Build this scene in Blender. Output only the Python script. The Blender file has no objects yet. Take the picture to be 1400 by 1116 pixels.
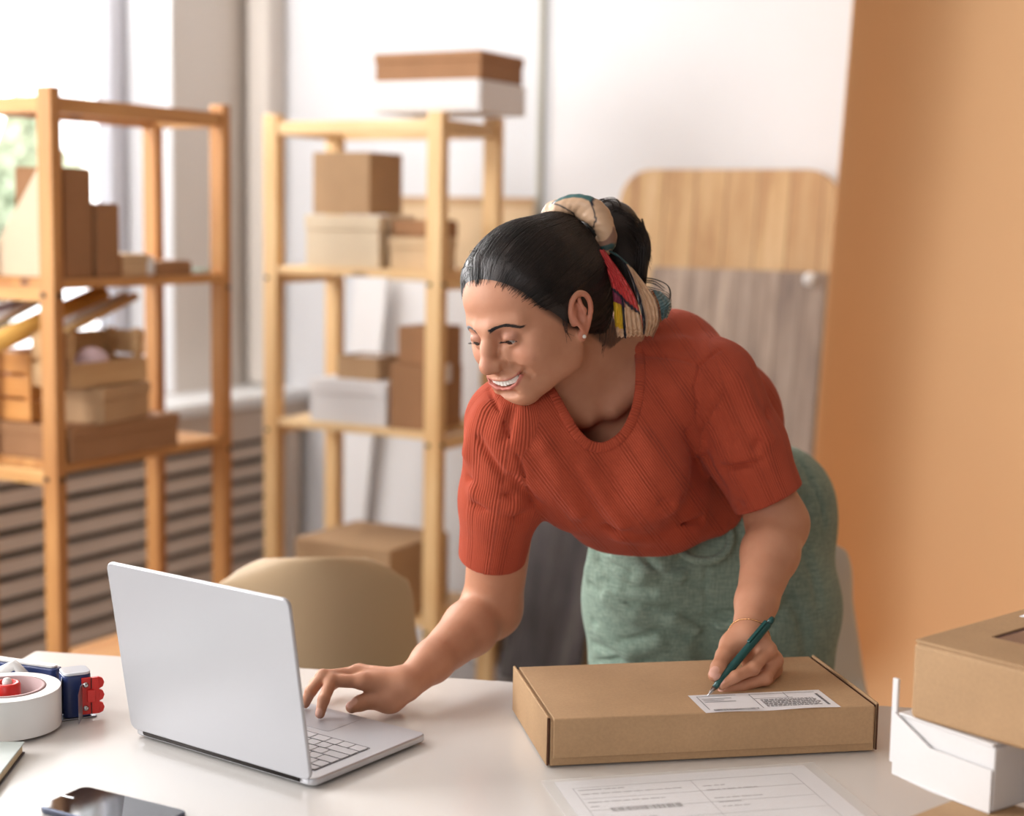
import bpy, math, random
import numpy as np
from mathutils import Vector, Matrix, Euler

random.seed(7)
rng = np.random.default_rng(7)
sc = bpy.context.scene
COL = sc.collection

# ---------------------------------------------------------------- camera
F = 2150.0
PITCH, ROLL, YAW, CAMH = math.radians(6.95), math.radians(1.0), math.radians(29.0), 1.39
_z = np.array([0, 0, 1.0])
_f0 = np.array([-math.sin(YAW), math.cos(YAW), 0]); _r0 = np.array([math.cos(YAW), math.sin(YAW), 0])
CF = _f0 * math.cos(PITCH) - _z * math.sin(PITCH)
_u0 = _z * math.cos(PITCH) + _f0 * math.sin(PITCH)
CR = _r0 * math.cos(ROLL) + _u0 * math.sin(ROLL)
CU = -_r0 * math.sin(ROLL) + _u0 * math.cos(ROLL)
CC = np.array([0, 0, CAMH])
cam_d = bpy.data.cameras.new('camera'); cam = bpy.data.objects.new('camera', cam_d); COL.objects.link(cam)
cam.matrix_world = Matrix(((CR[0], CU[0], -CF[0], 0), (CR[1], CU[1], -CF[1], 0), (CR[2], CU[2], -CF[2], CAMH), (0, 0, 0, 1)))
cam_d.sensor_width = 36; cam_d.lens = 36 * F / 1400.0; cam_d.clip_start = 0.05; cam_d.clip_end = 200
cam_d.dof.use_dof = True; cam_d.dof.focus_distance = 1.93; cam_d.dof.aperture_fstop = 2.6; cam_d.dof.aperture_blades = 0
sc.camera = cam

# ---------------------------------------------------------------- world, lights, exposure
sc.view_settings.view_transform = 'Standard'; sc.view_settings.look = 'None'
sc.view_settings.gamma = 1.0; sc.view_settings.use_curve_mapping = False
sc.view_settings.exposure = 0.31
w = bpy.data.worlds.new('overcast_sky'); sc.world = w; w.use_nodes = True
bg = w.node_tree.nodes['Background']; bg.inputs[0].default_value = (0.97, 0.985, 1.0, 1); bg.inputs[1].default_value = 3.0
def area(name, loc, target, sx, sy, power, color):
    d = bpy.data.lights.new(name, 'AREA'); d.shape = 'RECTANGLE'; d.size = sx; d.size_y = sy; d.energy = power; d.color = color
    o = bpy.data.objects.new(name, d); COL.objects.link(o); o.location = loc
    o.rotation_euler = (Vector(target) - Vector(loc)).to_track_quat('-Z', 'Y').to_euler()
    return o
# daylight of the tall windows of the left wall (the one nearest the camera is out of the frame)
area('near_window_daylight', (-3.50, 0.15, 1.85), (-0.9, 1.9, 1.15), 2.0, 1.9, 112, (1.0, 0.98, 0.965))
area('far_window_daylight', (-3.95, 2.9, 2.1), (-1.6, 2.9, 0.9), 2.0, 2.0, 150, (1.0, 0.985, 0.97))
area('added_front_fill', (-.4, -2.55, 1.8), (-1.0, 2.0, 1.0), 2.0, 1.4, 42, (0.98, 0.99, 1.0))  # added soft fill behind the camera; the front wall has no opening
sc.cycles.use_denoising = True
sc.cycles.max_bounces = 6; sc.cycles.diffuse_bounces = 4; sc.cycles.glossy_bounces = 3
sc.cycles.transmission_bounces = 4; sc.cycles.sample_clamp_indirect = 6
sc.cycles.caustics_reflective = False; sc.cycles.caustics_refractive = False

# ---------------------------------------------------------------- measuring helpers (pixel of the photograph + distance -> point)
def ray(px, py): return CF + CR * ((px - 700) / F) - CU * ((py - 558) / F)
def W(px, py, d): return CC + ray(px, py) * d
def onz(px, py, z): v = ray(px, py); return CC + v * ((z - CAMH) / v[2])
def depth(p): return float((np.asarray(p) - CC) @ CF)
def chain(start, pix, lens, signs):
    """joint chain: each next joint lies on its sight line at the bone length from the last one"""
    pts = [np.asarray(start, float)]
    for (x, y), L, s in zip(pix, lens, signs):
        v = ray(x, y); n = np.linalg.norm(v); v = v / n; q = CC - pts[-1]
        b = v @ q; c = q @ q - L * L; D = b * b - c
        t = -b + s * math.sqrt(D) if D > 0 else -b
        pts.append(CC + v * t)
    return pts

# ---------------------------------------------------------------- object helpers
def srgb(r, g, b):
    f = lambda c: (c / 255 / 12.92) if c / 255 <= 0.04045 else ((c / 255 + 0.055) / 1.055) ** 2.4
    return (f(r), f(g), f(b), 1)
def tag(o, label=None, cat=None, group=None, kind=None):
    if label: o['label'] = label
    if cat: o['category'] = cat
    if group: o['group'] = group
    if kind: o['kind'] = kind
    return o
def thing(name, label, cat, loc=(0, 0, 0), rz=0.0, group=None, rot=None):
    o = bpy.data.objects.new(name, None); COL.objects.link(o); o.empty_display_size = 0.05
    o.location = loc; o.rotation_euler = rot if rot is not None else (0, 0, rz)
    return tag(o, label, cat, group)
def dup(root, loc=None, rz=None, label=None, group=None):
    def cp(o, par):
        c = o.copy(); COL.objects.link(c); c.parent = par
        for ch in list(o.children): cp(ch, c)
        return c
    r = cp(root, root.parent)
    if loc is not None: r.location = loc
    if rz is not None: r.rotation_euler = (0, 0, rz)
    return tag(r, label, None, group)
def mesh_obj(name, V, Fc, mat, parent=None, smooth=False, attrs=None, bevel=0, seg=2, colors=None, label=None):
    me = bpy.data.meshes.new(name)
    if isinstance(V, np.ndarray) and isinstance(Fc, np.ndarray):
        me.vertices.add(len(V)); me.vertices.foreach_set('co', V.astype(np.float32).ravel())
        k = Fc.shape[1]
        me.loops.add(len(Fc) * k); me.loops.foreach_set('vertex_index', Fc.astype(np.int32).ravel())
        me.polygons.add(len(Fc)); me.polygons.foreach_set('loop_start', np.arange(0, len(Fc) * k, k, dtype=np.int32))
        me.polygons.foreach_set('loop_total', np.full(len(Fc), k, dtype=np.int32))
        me.update(calc_edges=True)
    else:
        me.from_pydata([tuple(map(float, v)) for v in V], [], Fc); me.update()
    if smooth: me.polygons.foreach_set('use_smooth', [True] * len(me.polygons))
    for an, arr in (attrs or {}).items():
        a = me.attributes.new(an, 'FLOAT', 'POINT'); a.data.foreach_set('value', np.asarray(arr, np.float32))
    if colors is not None:
        a = me.color_attributes.new('Col', 'FLOAT_COLOR', 'POINT')
        c = np.ones((len(V), 4), np.float32); c[:, :3] = colors; a.data.foreach_set('color', c.ravel())
    if mat is not None:
        for m in (mat if isinstance(mat, (list, tuple)) else [mat]): me.materials.append(m)
    o = bpy.data.objects.new(name, me); COL.objects.link(o)
    if parent is not None: o.parent = parent
    if bevel:
        b = o.modifiers.new('bevel', 'BEVEL'); b.width = bevel; b.segments = seg; b.limit_method = 'ANGLE'; b.angle_limit = math.radians(35)
        b.harden_normals = False
        me.polygons.foreach_set('use_smooth', [True] * len(me.polygons))
        b2 = o.modifiers.new('wn', 'WEIGHTED_NORMAL')
    if label: o['label'] = label
    return o

class MB:
    """collects simple shapes into one mesh"""
    def __init__(s): s.v = []; s.f = []; s.mi = []
    def add(s, V, Fs, M=None, mi=0):
        n = len(s.v)
        for p in V:
            p = Vector(p)
            if M is not None: p = M @ p
            s.v.append(tuple(p))
        for f in Fs: s.f.append(tuple(i + n for i in f)); s.mi.append(mi)
        return s
    def box(s, x0, x1, y0, y1, z0, z1, M=None, mi=0):
        V = [(x0, y0, z0), (x1, y0, z0), (x1, y1, z0), (x0, y1, z0), (x0, y0, z1), (x1, y0, z1), (x1, y1, z1), (x0, y1, z1)]
        return s.add(V, [(0, 3, 2, 1), (4, 5, 6, 7), (0, 1, 5, 4), (1, 2, 6, 5), (2, 3, 7, 6), (3, 0, 4, 7)], M, mi)
    def prism(s, poly, z0, z1, M=None, mi=0):
        n = len(poly)
        V = [(p[0], p[1], z0) for p in poly] + [(p[0], p[1], z1) for p in poly]
        Fs = [tuple(reversed(range(n))), tuple(range(n, 2 * n))] + [(i, (i + 1) % n, n + (i + 1) % n, n + i) for i in range(n)]
        return s.add(V, Fs, M, mi)
    def lathe(s, prof, n=32, M=None, mi=0, closed=True):
        """profile of (r, z) around Z"""
        V = []; m = len(prof)
        for i in range(n):
            a = 2 * math.pi * i / n
            for r, z in prof: V.append((r * math.cos(a), r * math.sin(a), z))
        Fs = []
        for i in range(n):
            j = (i + 1) % n
            for k in range(m - 1 + (1 if closed else 0)):
                k2 = (k + 1) % m
                Fs.append((i * m + k, j * m + k, j * m + k2, i * m + k2))
        return s.add(V, Fs, M, mi)
    def cyl(s, r, z0, z1, n=24, M=None, mi=0):
        return s.prism([(r * math.cos(2 * math.pi * i / n), r * math.sin(2 * math.pi * i / n)) for i in range(n)], z0, z1, M, mi)
    def tube(s, pts, rad, n=10, mi=0, M=None, cap=True, up=None):
        pts = [Vector(p) for p in pts]; m = len(pts)
        rads = rad if isinstance(rad, (list, tuple, np.ndarray)) else [rad] * m
        V = []; prev = None
        for i, p in enumerate(pts):
            t = (pts[min(i + 1, m - 1)] - pts[max(i - 1, 0)]).normalized()
            if prev is None:
                a = Vector(up) if up is not None else (Vector((0, 0, 1)) if abs(t.z) < 0.9 else Vector((1, 0, 0)))
            else: a = prev
            a = (a - t * a.dot(t)).normalized(); prev = a; b = t.cross(a)
            for k in range(n):
                th = 2 * math.pi * k / n
                V.append(p + (a * math.cos(th) + b * math.sin(th)) * rads[i])
        Fs = []
        for i in range(m - 1):
            for k in range(n):
                k2 = (k + 1) % n
                Fs.append((i * n + k, i * n + k2, (i + 1) * n + k2, (i + 1) * n + k))
        if cap: Fs += [tuple(reversed(range(n))), tuple(range((m - 1) * n, m * n))]
        return s.add(V, Fs, M, mi)
    def build(s, name, mat, parent=None, smooth=False, bevel=0, seg=2, label=None):
        o = mesh_obj(name, s.v, s.f, mat, parent, smooth, bevel=bevel, seg=seg, label=label)
        if any(s.mi): o.data.polygons.foreach_set('material_index', s.mi)
        return o
def rrect(w, h, r, n=5, cx=0, cy=0):
    P = []
    for qx, qy, a0 in ((w / 2 - r, h / 2 - r, 0), (-w / 2 + r, h / 2 - r, 90), (-w / 2 + r, -h / 2 + r, 180), (w / 2 - r, -h / 2 + r, 270)):
        for i in range(n + 1):
            a = math.radians(a0 + 90 * i / n); P.append((cx + qx + r * math.cos(a), cy + qy + r * math.sin(a)))
    return P

# ---------------------------------------------------------------- materials
def new_mat(name, col=(0.8, 0.8, 0.8, 1), rough=0.6, metal=0.0, spec=0.5, sheen=0.0, sss=0.0):
    m = bpy.data.materials.new(name); m.use_nodes = True; b = m.node_tree.nodes['Principled BSDF']
    b.inputs['Base Color'].default_value = col; b.inputs['Roughness'].default_value = rough
    b.inputs['Metallic'].default_value = metal; b.inputs['Specular IOR Level'].default_value = spec
    if sheen: b.inputs['Sheen Weight'].default_value = sheen; b.inputs['Sheen Roughness'].default_value = 0.5
    if sss:
        b.inputs['Subsurface Weight'].default_value = sss; b.inputs['Subsurface Radius'].default_value = (0.9, 0.35, 0.2); b.inputs['Subsurface Scale'].default_value = 0.008
    return m
class NT:
    def __init__(s, m): s.m = m; s.t = m.node_tree; s.b = s.t.nodes['Principled BSDF']
    def n(s, ty, **kw):
        nd = s.t.nodes.new(ty)
        for k, v in kw.items():
            if hasattr(nd, k): setattr(nd, k, v)
            else: nd.inputs[k].default_value = v
        return nd
    def l(s, a, b): s.t.links.new(a, b)
    def coord(s, scale=(1, 1, 1), kind='Object', rot=(0, 0, 0)):
        c = s.n('ShaderNodeTexCoord'); mp = s.n('ShaderNodeMapping'); mp.inputs['Scale'].default_value = scale
        mp.inputs['Rotation'].default_value = rot
        s.l(c.outputs[kind], mp.inputs['Vector']); return mp.outputs[0]
    def noise(s, vec, scale, detail=4, rough=0.5):
        nd = s.n('ShaderNodeTexNoise'); nd.inputs['Scale'].default_value = scale; nd.inputs['Detail'].default_value = detail; nd.inputs['Roughness'].default_value = rough
        s.l(vec, nd.inputs['Vector']); return nd.outputs[0]
    def ramp(s, fac, stops):
        r = s.n('ShaderNodeValToRGB'); e = r.color_ramp.elements
        e[0].position, e[0].color = stops[0]; e[1].position, e[1].color = stops[-1]
        for p, c in stops[1:-1]: x = e.new(p); x.color = c
        s.l(fac, r.inputs[0]); return r.outputs[0]
    def mix(s, fac, a, b, mode='MIX'):
        mx = s.n('ShaderNodeMix', data_type='RGBA', blend_type=mode)
        for i, v in ((0, fac), (6, a), (7, b)):
            if hasattr(v, 'links') or hasattr(v, 'is_linked'): s.l(v, mx.inputs[i])
            else: mx.inputs[i].default_value = v
        return mx.outputs[2]
    def math(s, op, a, b=0.0):
        nd = s.n('ShaderNodeMath', operation=op)
        for i, v in ((0, a), (1, b)):
            if hasattr(v, 'is_linked'): s.l(v, nd.inputs[i])
            else: nd.inputs[i].default_value = v
        return nd.outputs[0]
    def color(s, c): s.l(c, s.b.inputs['Base Color'])
    def bump(s, h, strength=0.3, dist=0.002):
        b = s.n('ShaderNodeBump'); b.inputs['Strength'].default_value = strength; b.inputs['Distance'].default_value = dist
        s.l(h, b.inputs['Height']); s.l(b.outputs[0], s.b.inputs['Normal'])

def wood_mat(name, light, dark, axis='z', rough=0.5, knots=True):
    m = new_mat(name, light, rough); t = NT(m)
    sc_ = {'z': (14, 14, 0.9), 'y': (14, 0.9, 14), 'x': (0.9, 14, 14)}[axis]
    v = t.coord(sc_); g = t.noise(v, 2.2, 5, 0.6)
    c = t.ramp(g, [(0.3, dark), (0.62, light)])
    if knots:
        k = {'z': (1, 1, .45), 'y': (1, .45, 1), 'x': (.45, 1, 1)}[axis]
        vo = t.n('ShaderNodeTexVoronoi'); vo.inputs['Scale'].default_value = 7; t.l(t.coord(k), vo.inputs['Vector'])
        kk = t.ramp(vo.outputs['Distance'], [(0.05, (1, 1, 1, 1)), (0.13, (0, 0, 0, 1))])
        c = t.mix(kk, c, (dark[0] * .35, dark[1] * .3, dark[2] * .3, 1))
    t.color(c); t.bump(g, 0.15, 0.001)
    return m
def card_mat(name, col, var=0.12, rough=0.75):
    m = new_mat(name, col, rough, spec=0.25); t = NT(m)
    v = t.coord((1, 1, 1)); n1 = t.noise(v, 9, 6, .6); n2 = t.noise(v, 260, 3, .6)
    a = tuple(c * (1 - var) for c in col[:3]) + (1,); b = tuple(min(1, c * (1 + var)) for c in col[:3]) + (1,)
    c = t.ramp(n1, [(0.3, a), (0.7, b)]); c = t.mix(0.35, c, t.ramp(n2, [(0.35, a), (0.65, b)]))
    t.color(c); t.bump(n2, 0.08, 0.0005)
    return m
def plain(name, col, rough=0.5, metal=0, var=0.04, scale=6, spec=0.5, bump=0.0):
    m = new_mat(name, col, rough, metal, spec); t = NT(m)
    n1 = t.noise(t.coord(), scale, 4, .55)
    a = tuple(c * (1 - var) for c in col[:3]) + (1,); b = tuple(min(1, c * (1 + var)) for c in col[:3]) + (1,)
    t.color(t.ramp(n1, [(0.3, a), (0.7, b)]))
    if bump: t.bump(t.noise(t.coord(), scale * 20, 3), bump, 0.001)
    return m
M = {}
M['pine'] = wood_mat('pine_post', srgb(208, 152, 92), srgb(172, 112, 60), 'z')  # browner posts: the backlit shade of the left rack is in the colour
M['pine_pale'] = wood_mat('lit_pine_post', srgb(240, 204, 150), srgb(218, 168, 108), 'z')  # lighter copy of the pine: bright light on the right rack put into colour
M['pine_lit_x'] = wood_mat('lit_pine_x', srgb(242, 210, 160), srgb(222, 176, 118), 'x')
M['pine_lit_y'] = wood_mat('lit_pine_y', srgb(236, 200, 146), srgb(214, 166, 108), 'y')
M['pine_x'] = wood_mat('pine_board_x', srgb(230, 182, 120), srgb(200, 140, 80), 'x')
M['pine_y'] = wood_mat('pine_board_y', srgb(210, 156, 96), srgb(178, 118, 64), 'y')
M['kraft'] = card_mat('kraft_card', srgb(186, 152, 116))
M['kraft_dark'] = card_mat('dark_kraft_card', srgb(160, 118, 84))
M['kraft_light'] = card_mat('light_kraft_card', srgb(212, 184, 148))
M['cream'] = card_mat('cream_card', srgb(226, 208, 180), 0.05)
M['edge'] = plain('card_edge', srgb(88, 56, 38), 0.9, var=.3, scale=200)
M['white_card'] = card_mat('white_card', srgb(232, 230, 230), 0.02, 0.6)
M['wall'] = plain('wall_paint', srgb(224, 224, 227), 0.85, var=.02, scale=3, bump=.05)
M['wall_left'] = plain('wall_left_paint', srgb(222, 214, 206), 0.85, var=.02, scale=3, bump=.05)
M['white_paint'] = plain('white_gloss_paint', srgb(236, 235, 234), 0.4, var=.01)
M['floor'] = plain('grey_floor', srgb(168, 162, 160), 0.35, var=.06, scale=2)
M['ceiling'] = plain('ceiling_paint', srgb(238, 236, 232), 0.9, var=.01)
M['table'] = new_mat('white_laminate', srgb(226, 222, 218), 0.22, spec=0.5)
M['dark'] = plain('dark_gap', srgb(40, 34, 32), 0.8)
M['steel'] = new_mat('steel', srgb(190, 190, 192), 0.25, 1.0)
M['tape'] = new_mat('packing_tape', srgb(196, 170, 134), 0.25)
# ================================================================ the room
XL, YB, ZC = -3.55, 4.5, 3.1
def struct(name, mb, mat, **k): o = mb.build(name, mat, **k); o['kind'] = 'structure'; return o
struct('floor', MB().box(XL - .4, 2.6, -2.6, YB + .2, -0.1, 0), M['floor'])
struct('ceiling', MB().box(XL - .4, 2.6, -2.6, YB + .2, ZC, ZC + .1), M['ceiling'])
struct('wall_back', MB().box(XL - .4, 2.6, YB, YB + .2, 0, ZC), M['wall'])
struct('wall_right', MB().box(2.6, 2.8, -2.6, YB + .2, 0, ZC), plain('wall_right_paint', srgb(128, 114, 104), .85))
struct('wall_front', MB().box(XL - .4, 2.6, -2.8, -2.6, 0, ZC), M['wall'])
# left wall with two window openings (y ranges), sill height .8
TH = .4
wl = MB(); X0 = XL - TH
OP = [(-.95, 1.25), (1.75, 4.06)]; ZS, ZT = .78, 2.85
ys = [-2.6, OP[0][0], OP[0][1], OP[1][0], OP[1][1], YB + .2]
wl.box(X0, XL, -2.6, OP[0][0], 0, ZC); wl.box(X0, XL, OP[0][1], OP[1][0], 0, ZC); wl.box(X0, XL, OP[1][1], YB, 0, ZC)
for a, b in OP: wl.box(X0, XL, a, b, 0, ZS); wl.box(X0, XL, a, b, ZT, ZC)
struct('wall_left', wl, M['wall_left'])
glass = new_mat('window_glass', (1, 1, 1, 1), 0.02); _t = NT(glass); _t.b.inputs['Transmission Weight'].default_value = 1.0; _t.b.inputs['IOR'].default_value = 1.01
glass.node_tree.nodes['Principled BSDF'].inputs['Specular IOR Level'].default_value = 0.3
M['frame'] = plain('window_frame_paint', srgb(214, 214, 222), 0.4, var=.01)
for i, (a, b) in enumerate(OP):
    fx0, fx1 = XL - .27, XL - .20
    fr = MB(); t_ = .055
    fr.box(fx0, fx1, a, a + t_, ZS, ZT).box(fx0, fx1, b - t_, b, ZS, ZT).box(fx0, fx1, a, b, ZS, ZS + t_).box(fx0, fx1, a, b, ZT - t_, ZT)
    mid = (a + b) / 2
    fr.box(fx0, fx1, mid - .04, mid + .04, ZS, ZT)
    # casement frames inside, a little proud
    for c0, c1 in ((a + t_, mid - .04), (mid + .04, b - t_)):
        g = .05
        fr.box(fx0 + .01, fx1 + .025, c0, c0 + g, ZS + t_, ZT - t_).box(fx0 + .01, fx1 + .025, c1 - g, c1, ZS + t_, ZT - t_)
        fr.box(fx0 + .01, fx1 + .025, c0, c1, ZS + t_, ZS + t_ + g).box(fx0 + .01, fx1 + .025, c0, c1, ZT - t_ - g, ZT - t_)
    wo = struct('window_%d' % (i + 1), fr, M['frame'], bevel=.004)
    MB().box(fx0 + .03, fx0 + .036, a + t_, b - t_, ZS + t_, ZT - t_).build('pane', glass, wo)
# slatted radiator cover with a deep sill along the left wall
XC = -3.33
M['cover'] = plain('cover_paint', srgb(208, 190, 174), 0.5, var=.03)
sill = MB().box(XL, XC + .02, -1.5, YB, .735, .775)
so = struct('trim_1', sill, M['white_paint'], bevel=.006)
tag(so, 'white window sill board on top of the slatted radiator cover')
cov = MB()
cov.box(XC - .03, XC, -1.5, YB, .62, .735)
cov.box(XC - .03, XC, -1.5, YB, .0, .09)
yb = [-1.45, -.2, 1.0, 2.16, 2.62, 3.05, 4.40]
for yy, wd in ((4.42, .08), (2.98, .10), (2.0, .10), (1.0, .1), (0., .1), (-1.0, .1)): cov.box(XC - .03, XC + .004, yy - wd / 2, yy + wd / 2, 0, .66)
co = struct('trim_2', cov, M['cover'], bevel=.003); tag(co, 'beige painted frame of the radiator cover under the window')
sl = MB(); nsl = 8
for k in range(nsl):
    z0 = .10 + k * .0655
    sl.box(XC - .034, XC - .004, -1.45, YB - .05, z0, z0 + .043)
struct('trim_3', sl, M['cover']); 
struct('trim_4', MB().box(XC - .12, XC - .1, -1.5, YB, 0, .73), plain('cover_gap_shade', srgb(24, 22, 22), .9))  # black sheet behind the slats, shade of the gaps put into its colour
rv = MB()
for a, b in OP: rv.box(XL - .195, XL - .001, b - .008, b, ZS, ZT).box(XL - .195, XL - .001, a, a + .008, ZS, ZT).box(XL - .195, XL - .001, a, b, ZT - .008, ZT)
struct('trim_8', rv, new_mat('reveal_skylight_tone', srgb(246, 246, 248), .5))  # lining whiter than the wall: sky light on the reveals put into colour
# far wall: pipe chase line, panel edge, baseboard
M['pipe'] = plain('pipe_paint', srgb(170, 168, 156), 0.5, var=.03)
pp = MB().cyl(.013, 0, ZC, 16, Matrix.Translation((-2.385, YB - .04, 0)))
p_ = struct('trim_5', pp, M['pipe'])
M['panel'] = plain('white_panel', srgb(232, 231, 233), 0.7, var=.01)
struct('trim_6', MB().box(-2.36, 2.0, YB - .03, YB, .0, ZC), M['panel'], bevel=.004)
struct('trim_7', MB().box(-3.52, -3.42, YB - .10, YB, .78, ZC), M['wall_left'], bevel=.02, seg=4)
struct('baseboard_back', MB().box(XC, 2.0, YB - .045, YB - .03, 0, .09), plain('baseboard_paint', srgb(150, 142, 138), .6))

# tree outside
tr = thing('tree', 'green leafy tree outside, seen through the left window', 'tree', tuple(W(-4, 262, 21) - np.array([0, 0, 2.75])))
mb = MB().tube([(0, 0, 0), (.05, .02, 1.2), (-.04, .03, 2.3), (.02, 0, 3.2)], [.16, .13, .10, .05], 10)
mb.tube([(0, 0, 1.8), (.5, .1, 2.5), (.8, .2, 2.9)], [.07, .05, .02], 8).tube([(0, 0, 1.9), (-.5, .3, 2.6), (-.8, .4, 3.1)], [.07, .05, .02], 8)
mb.build('trunk', plain('bark', srgb(96, 80, 66), .9, var=.2), tr, True)
lv, lf = [], []
for i in range(5200):
    c = random.choice([(0, 0, 2.7, 1.0), (.8, .2, 2.6, .75), (-.8, .3, 2.7, .8), (.1, .9, 2.4, .8), (-.2, -.9, 2.5, .8), (0, .1, 3.4, .7)])
    d = Vector((random.gauss(0, 1), random.gauss(0, 1), random.gauss(0, 1))).normalized() * c[3] * random.uniform(.55, 1.0)
    p = Vector(c[:3]) + d; a = Vector((random.gauss(0, 1), random.gauss(0, 1), random.gauss(0, 1))).normalized(); b = a.orthogonal().normalized()
    s_ = random.uniform(.07, .13); n0 = len(lv)
    lv += [p - a * s_, p + b * s_ * .5, p + a * s_, p - b * s_ * .5]; lf.append((n0, n0 + 1, n0 + 2, n0 + 3))
mt = new_mat('leaves', srgb(170, 190, 150), .6); _t = NT(mt); _t.color(_t.ramp(_t.noise(_t.coord(), 1.6, 3), [(.35, srgb(164, 178, 150)), (.65, srgb(204, 206, 178))]))
mesh_obj('foliage', lv, lf, mt, tr)

# hanging paper backdrop, curled edge, sweep onto the floor
M['backdrop'] = plain('orange_paper', srgb(240, 194, 146), 0.85, var=.03, scale=1.2)
def backdrop():
    V, Fc = [], []
    prof = []                                   # (z, forward) profile: vertical then sweep
    for i in range(26): prof.append((3.05 - i * (3.05 - .30) / 25, 0.0))
    for i in range(1, 9):
        a = math.pi / 2 * i / 8; prof.append((.30 - .288 * math.sin(a), .288 * (1 - math.cos(a))))
    for i in range(1, 8): prof.append((.012, .288 + i * .22))
    N = 70; X_1 = 2.0
    for j, (z, fw) in enumerate(prof):
        drift = -.045 * min(1.0, max(0.0, (2.1 - z) / 1.6)) - .01 * math.sin(z * 2.2)
        for i in range(N + 1):
            s_ = i / N; x = -1.225 + drift + s_ ** 2.0 * (X_1 + 1.225)
            e = x - (-1.225 + drift)
            curl = .30 * math.exp(-(e / .105) ** 1.25) * (1 if z > .3 else max(0, z / .3))
            wave = .02 * math.sin(e * 4.2 + .6 * z) + .012 * math.sin(e * 9 + 1.8 * z + 1)
            V.append((x, 4.22 - fw - curl + wave * min(1, e / .2) * (1 if z > .05 else 0), max(z, .012)))
    n1 = N + 1
    for j in range(len(prof) - 1):
        for i in range(N): Fc.append((j * n1 + i, (j + 1) * n1 + i, (j + 1) * n1 + i + 1, j * n1 + i + 1))
    t = thing('paper_backdrop', 'wide orange paper photo backdrop hanging at the right and sweeping onto the floor', 'backdrop', (0, 0, 0))
    o = mesh_obj('paper_sheet', V, Fc, M['backdrop'], t, True)
    so = o.modifiers.new('thick', 'SOLIDIFY'); so.thickness = .0015
    MB().cyl(.03, 0, 3.4, 20, Matrix.Translation((-1.42, 4.24, 3.03)) @ Matrix.Rotation(math.pi / 2, 4, 'Y')).build('roll_tube', M['kraft'], t, True)
    return t
backdrop()

# leaning boards
def plank_mat(name, a, b, c, axis_scale, seam):
    m = new_mat(name, a, .7); t = NT(m)
    n1 = t.noise(t.coord(axis_scale), 3, 6, .65)
    col = t.ramp(n1, [(.32, c), (.5, b), (.7, a)])
    wv = t.n('ShaderNodeTexCoord'); sx = t.n('ShaderNodeSeparateXYZ'); t.l(wv.outputs['Object'], sx.inputs[0])
    fr = t.math('FRACT', t.math('MULTIPLY', sx.outputs[0], 1 / seam)); line = t.math('LESS_THAN', fr, .035)
    cell = t.math('FLOOR', t.math('MULTIPLY', sx.outputs[0], 1 / seam)); wn = t.n('ShaderNodeTexWhiteNoise', noise_dimensions='1D'); t.l(cell, wn.inputs['W'])
    col = t.mix(t.math('MULTIPLY', wn.outputs[0], .45), col, c)
    t.color(t.mix(line, col, (c[0] * .5, c[1] * .5, c[2] * .5, 1))); t.bump(n1, .2, .002)
    return m
M['plank_yellow'] = plank_mat('yellow_planks', srgb(224, 192, 148), srgb(204, 166, 120), srgb(168, 124, 84), (5, 5, .7), .098)
M['plank_grey'] = plank_mat('weathered_planks', srgb(204, 184, 166), srgb(168, 148, 132), srgb(104, 88, 82), (6, 6, .6), .066)
M['plank_dark'] = plank_mat('dark_planks', srgb(130, 124, 122), srgb(92, 86, 86), srgb(56, 52, 54), (7, 7, .8), .06)
def board(name, label, cx, yb_, yt, w_, h_, r, mat, th=.025, tilt_z=0.0, z0=0.002, rz=0):
    t = thing(name, label, 'board', (cx, yb_, z0), 0, rot=(-math.atan2(yt - yb_, h_), tilt_z, rz))
    poly = [(-w_ / 2, 0), (w_ / 2, 0)] + [p for p in rrect(w_, h_ * 2, r, 6) if p[1] > 0]
    MB().prism(poly, -th, 0, Matrix.Rotation(math.pi / 2, 4, 'X') ).build('planks', mat, t, bevel=.003)
    return t
b1 = board('wooden_board', 'yellow wooden board with rounded top corners leaning on the back wall, the larger one', -1.725, 4.20, 4.40, .69, 1.55, .10, M['plank_yellow'])
b2 = board('wooden_board', 'weathered grey plank board leaning in front of the yellow rounded board', -1.66, 4.14, 4.33, .54, 1.26, .01, M['plank_grey'])
b3 = board('wooden_board', 'short dark weathered board standing on the floor behind the woman', -2.13, 4.02, 4.2, .26, .98, .01, M['plank_dark'], tilt_z=.06)
kn = MB().lathe([(0, 0), (.016, 0), (.02, .008), (.016, .018), (.006, .026), (0, .027)], 16, Matrix.Rotation(math.pi / 2, 4, 'X'), closed=False)
ko = kn.build('knob', M['white_paint'], b2, True); ko.location = (.235, -.03, 1.235); ko['label'] = 'small white plastic knob'

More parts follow.
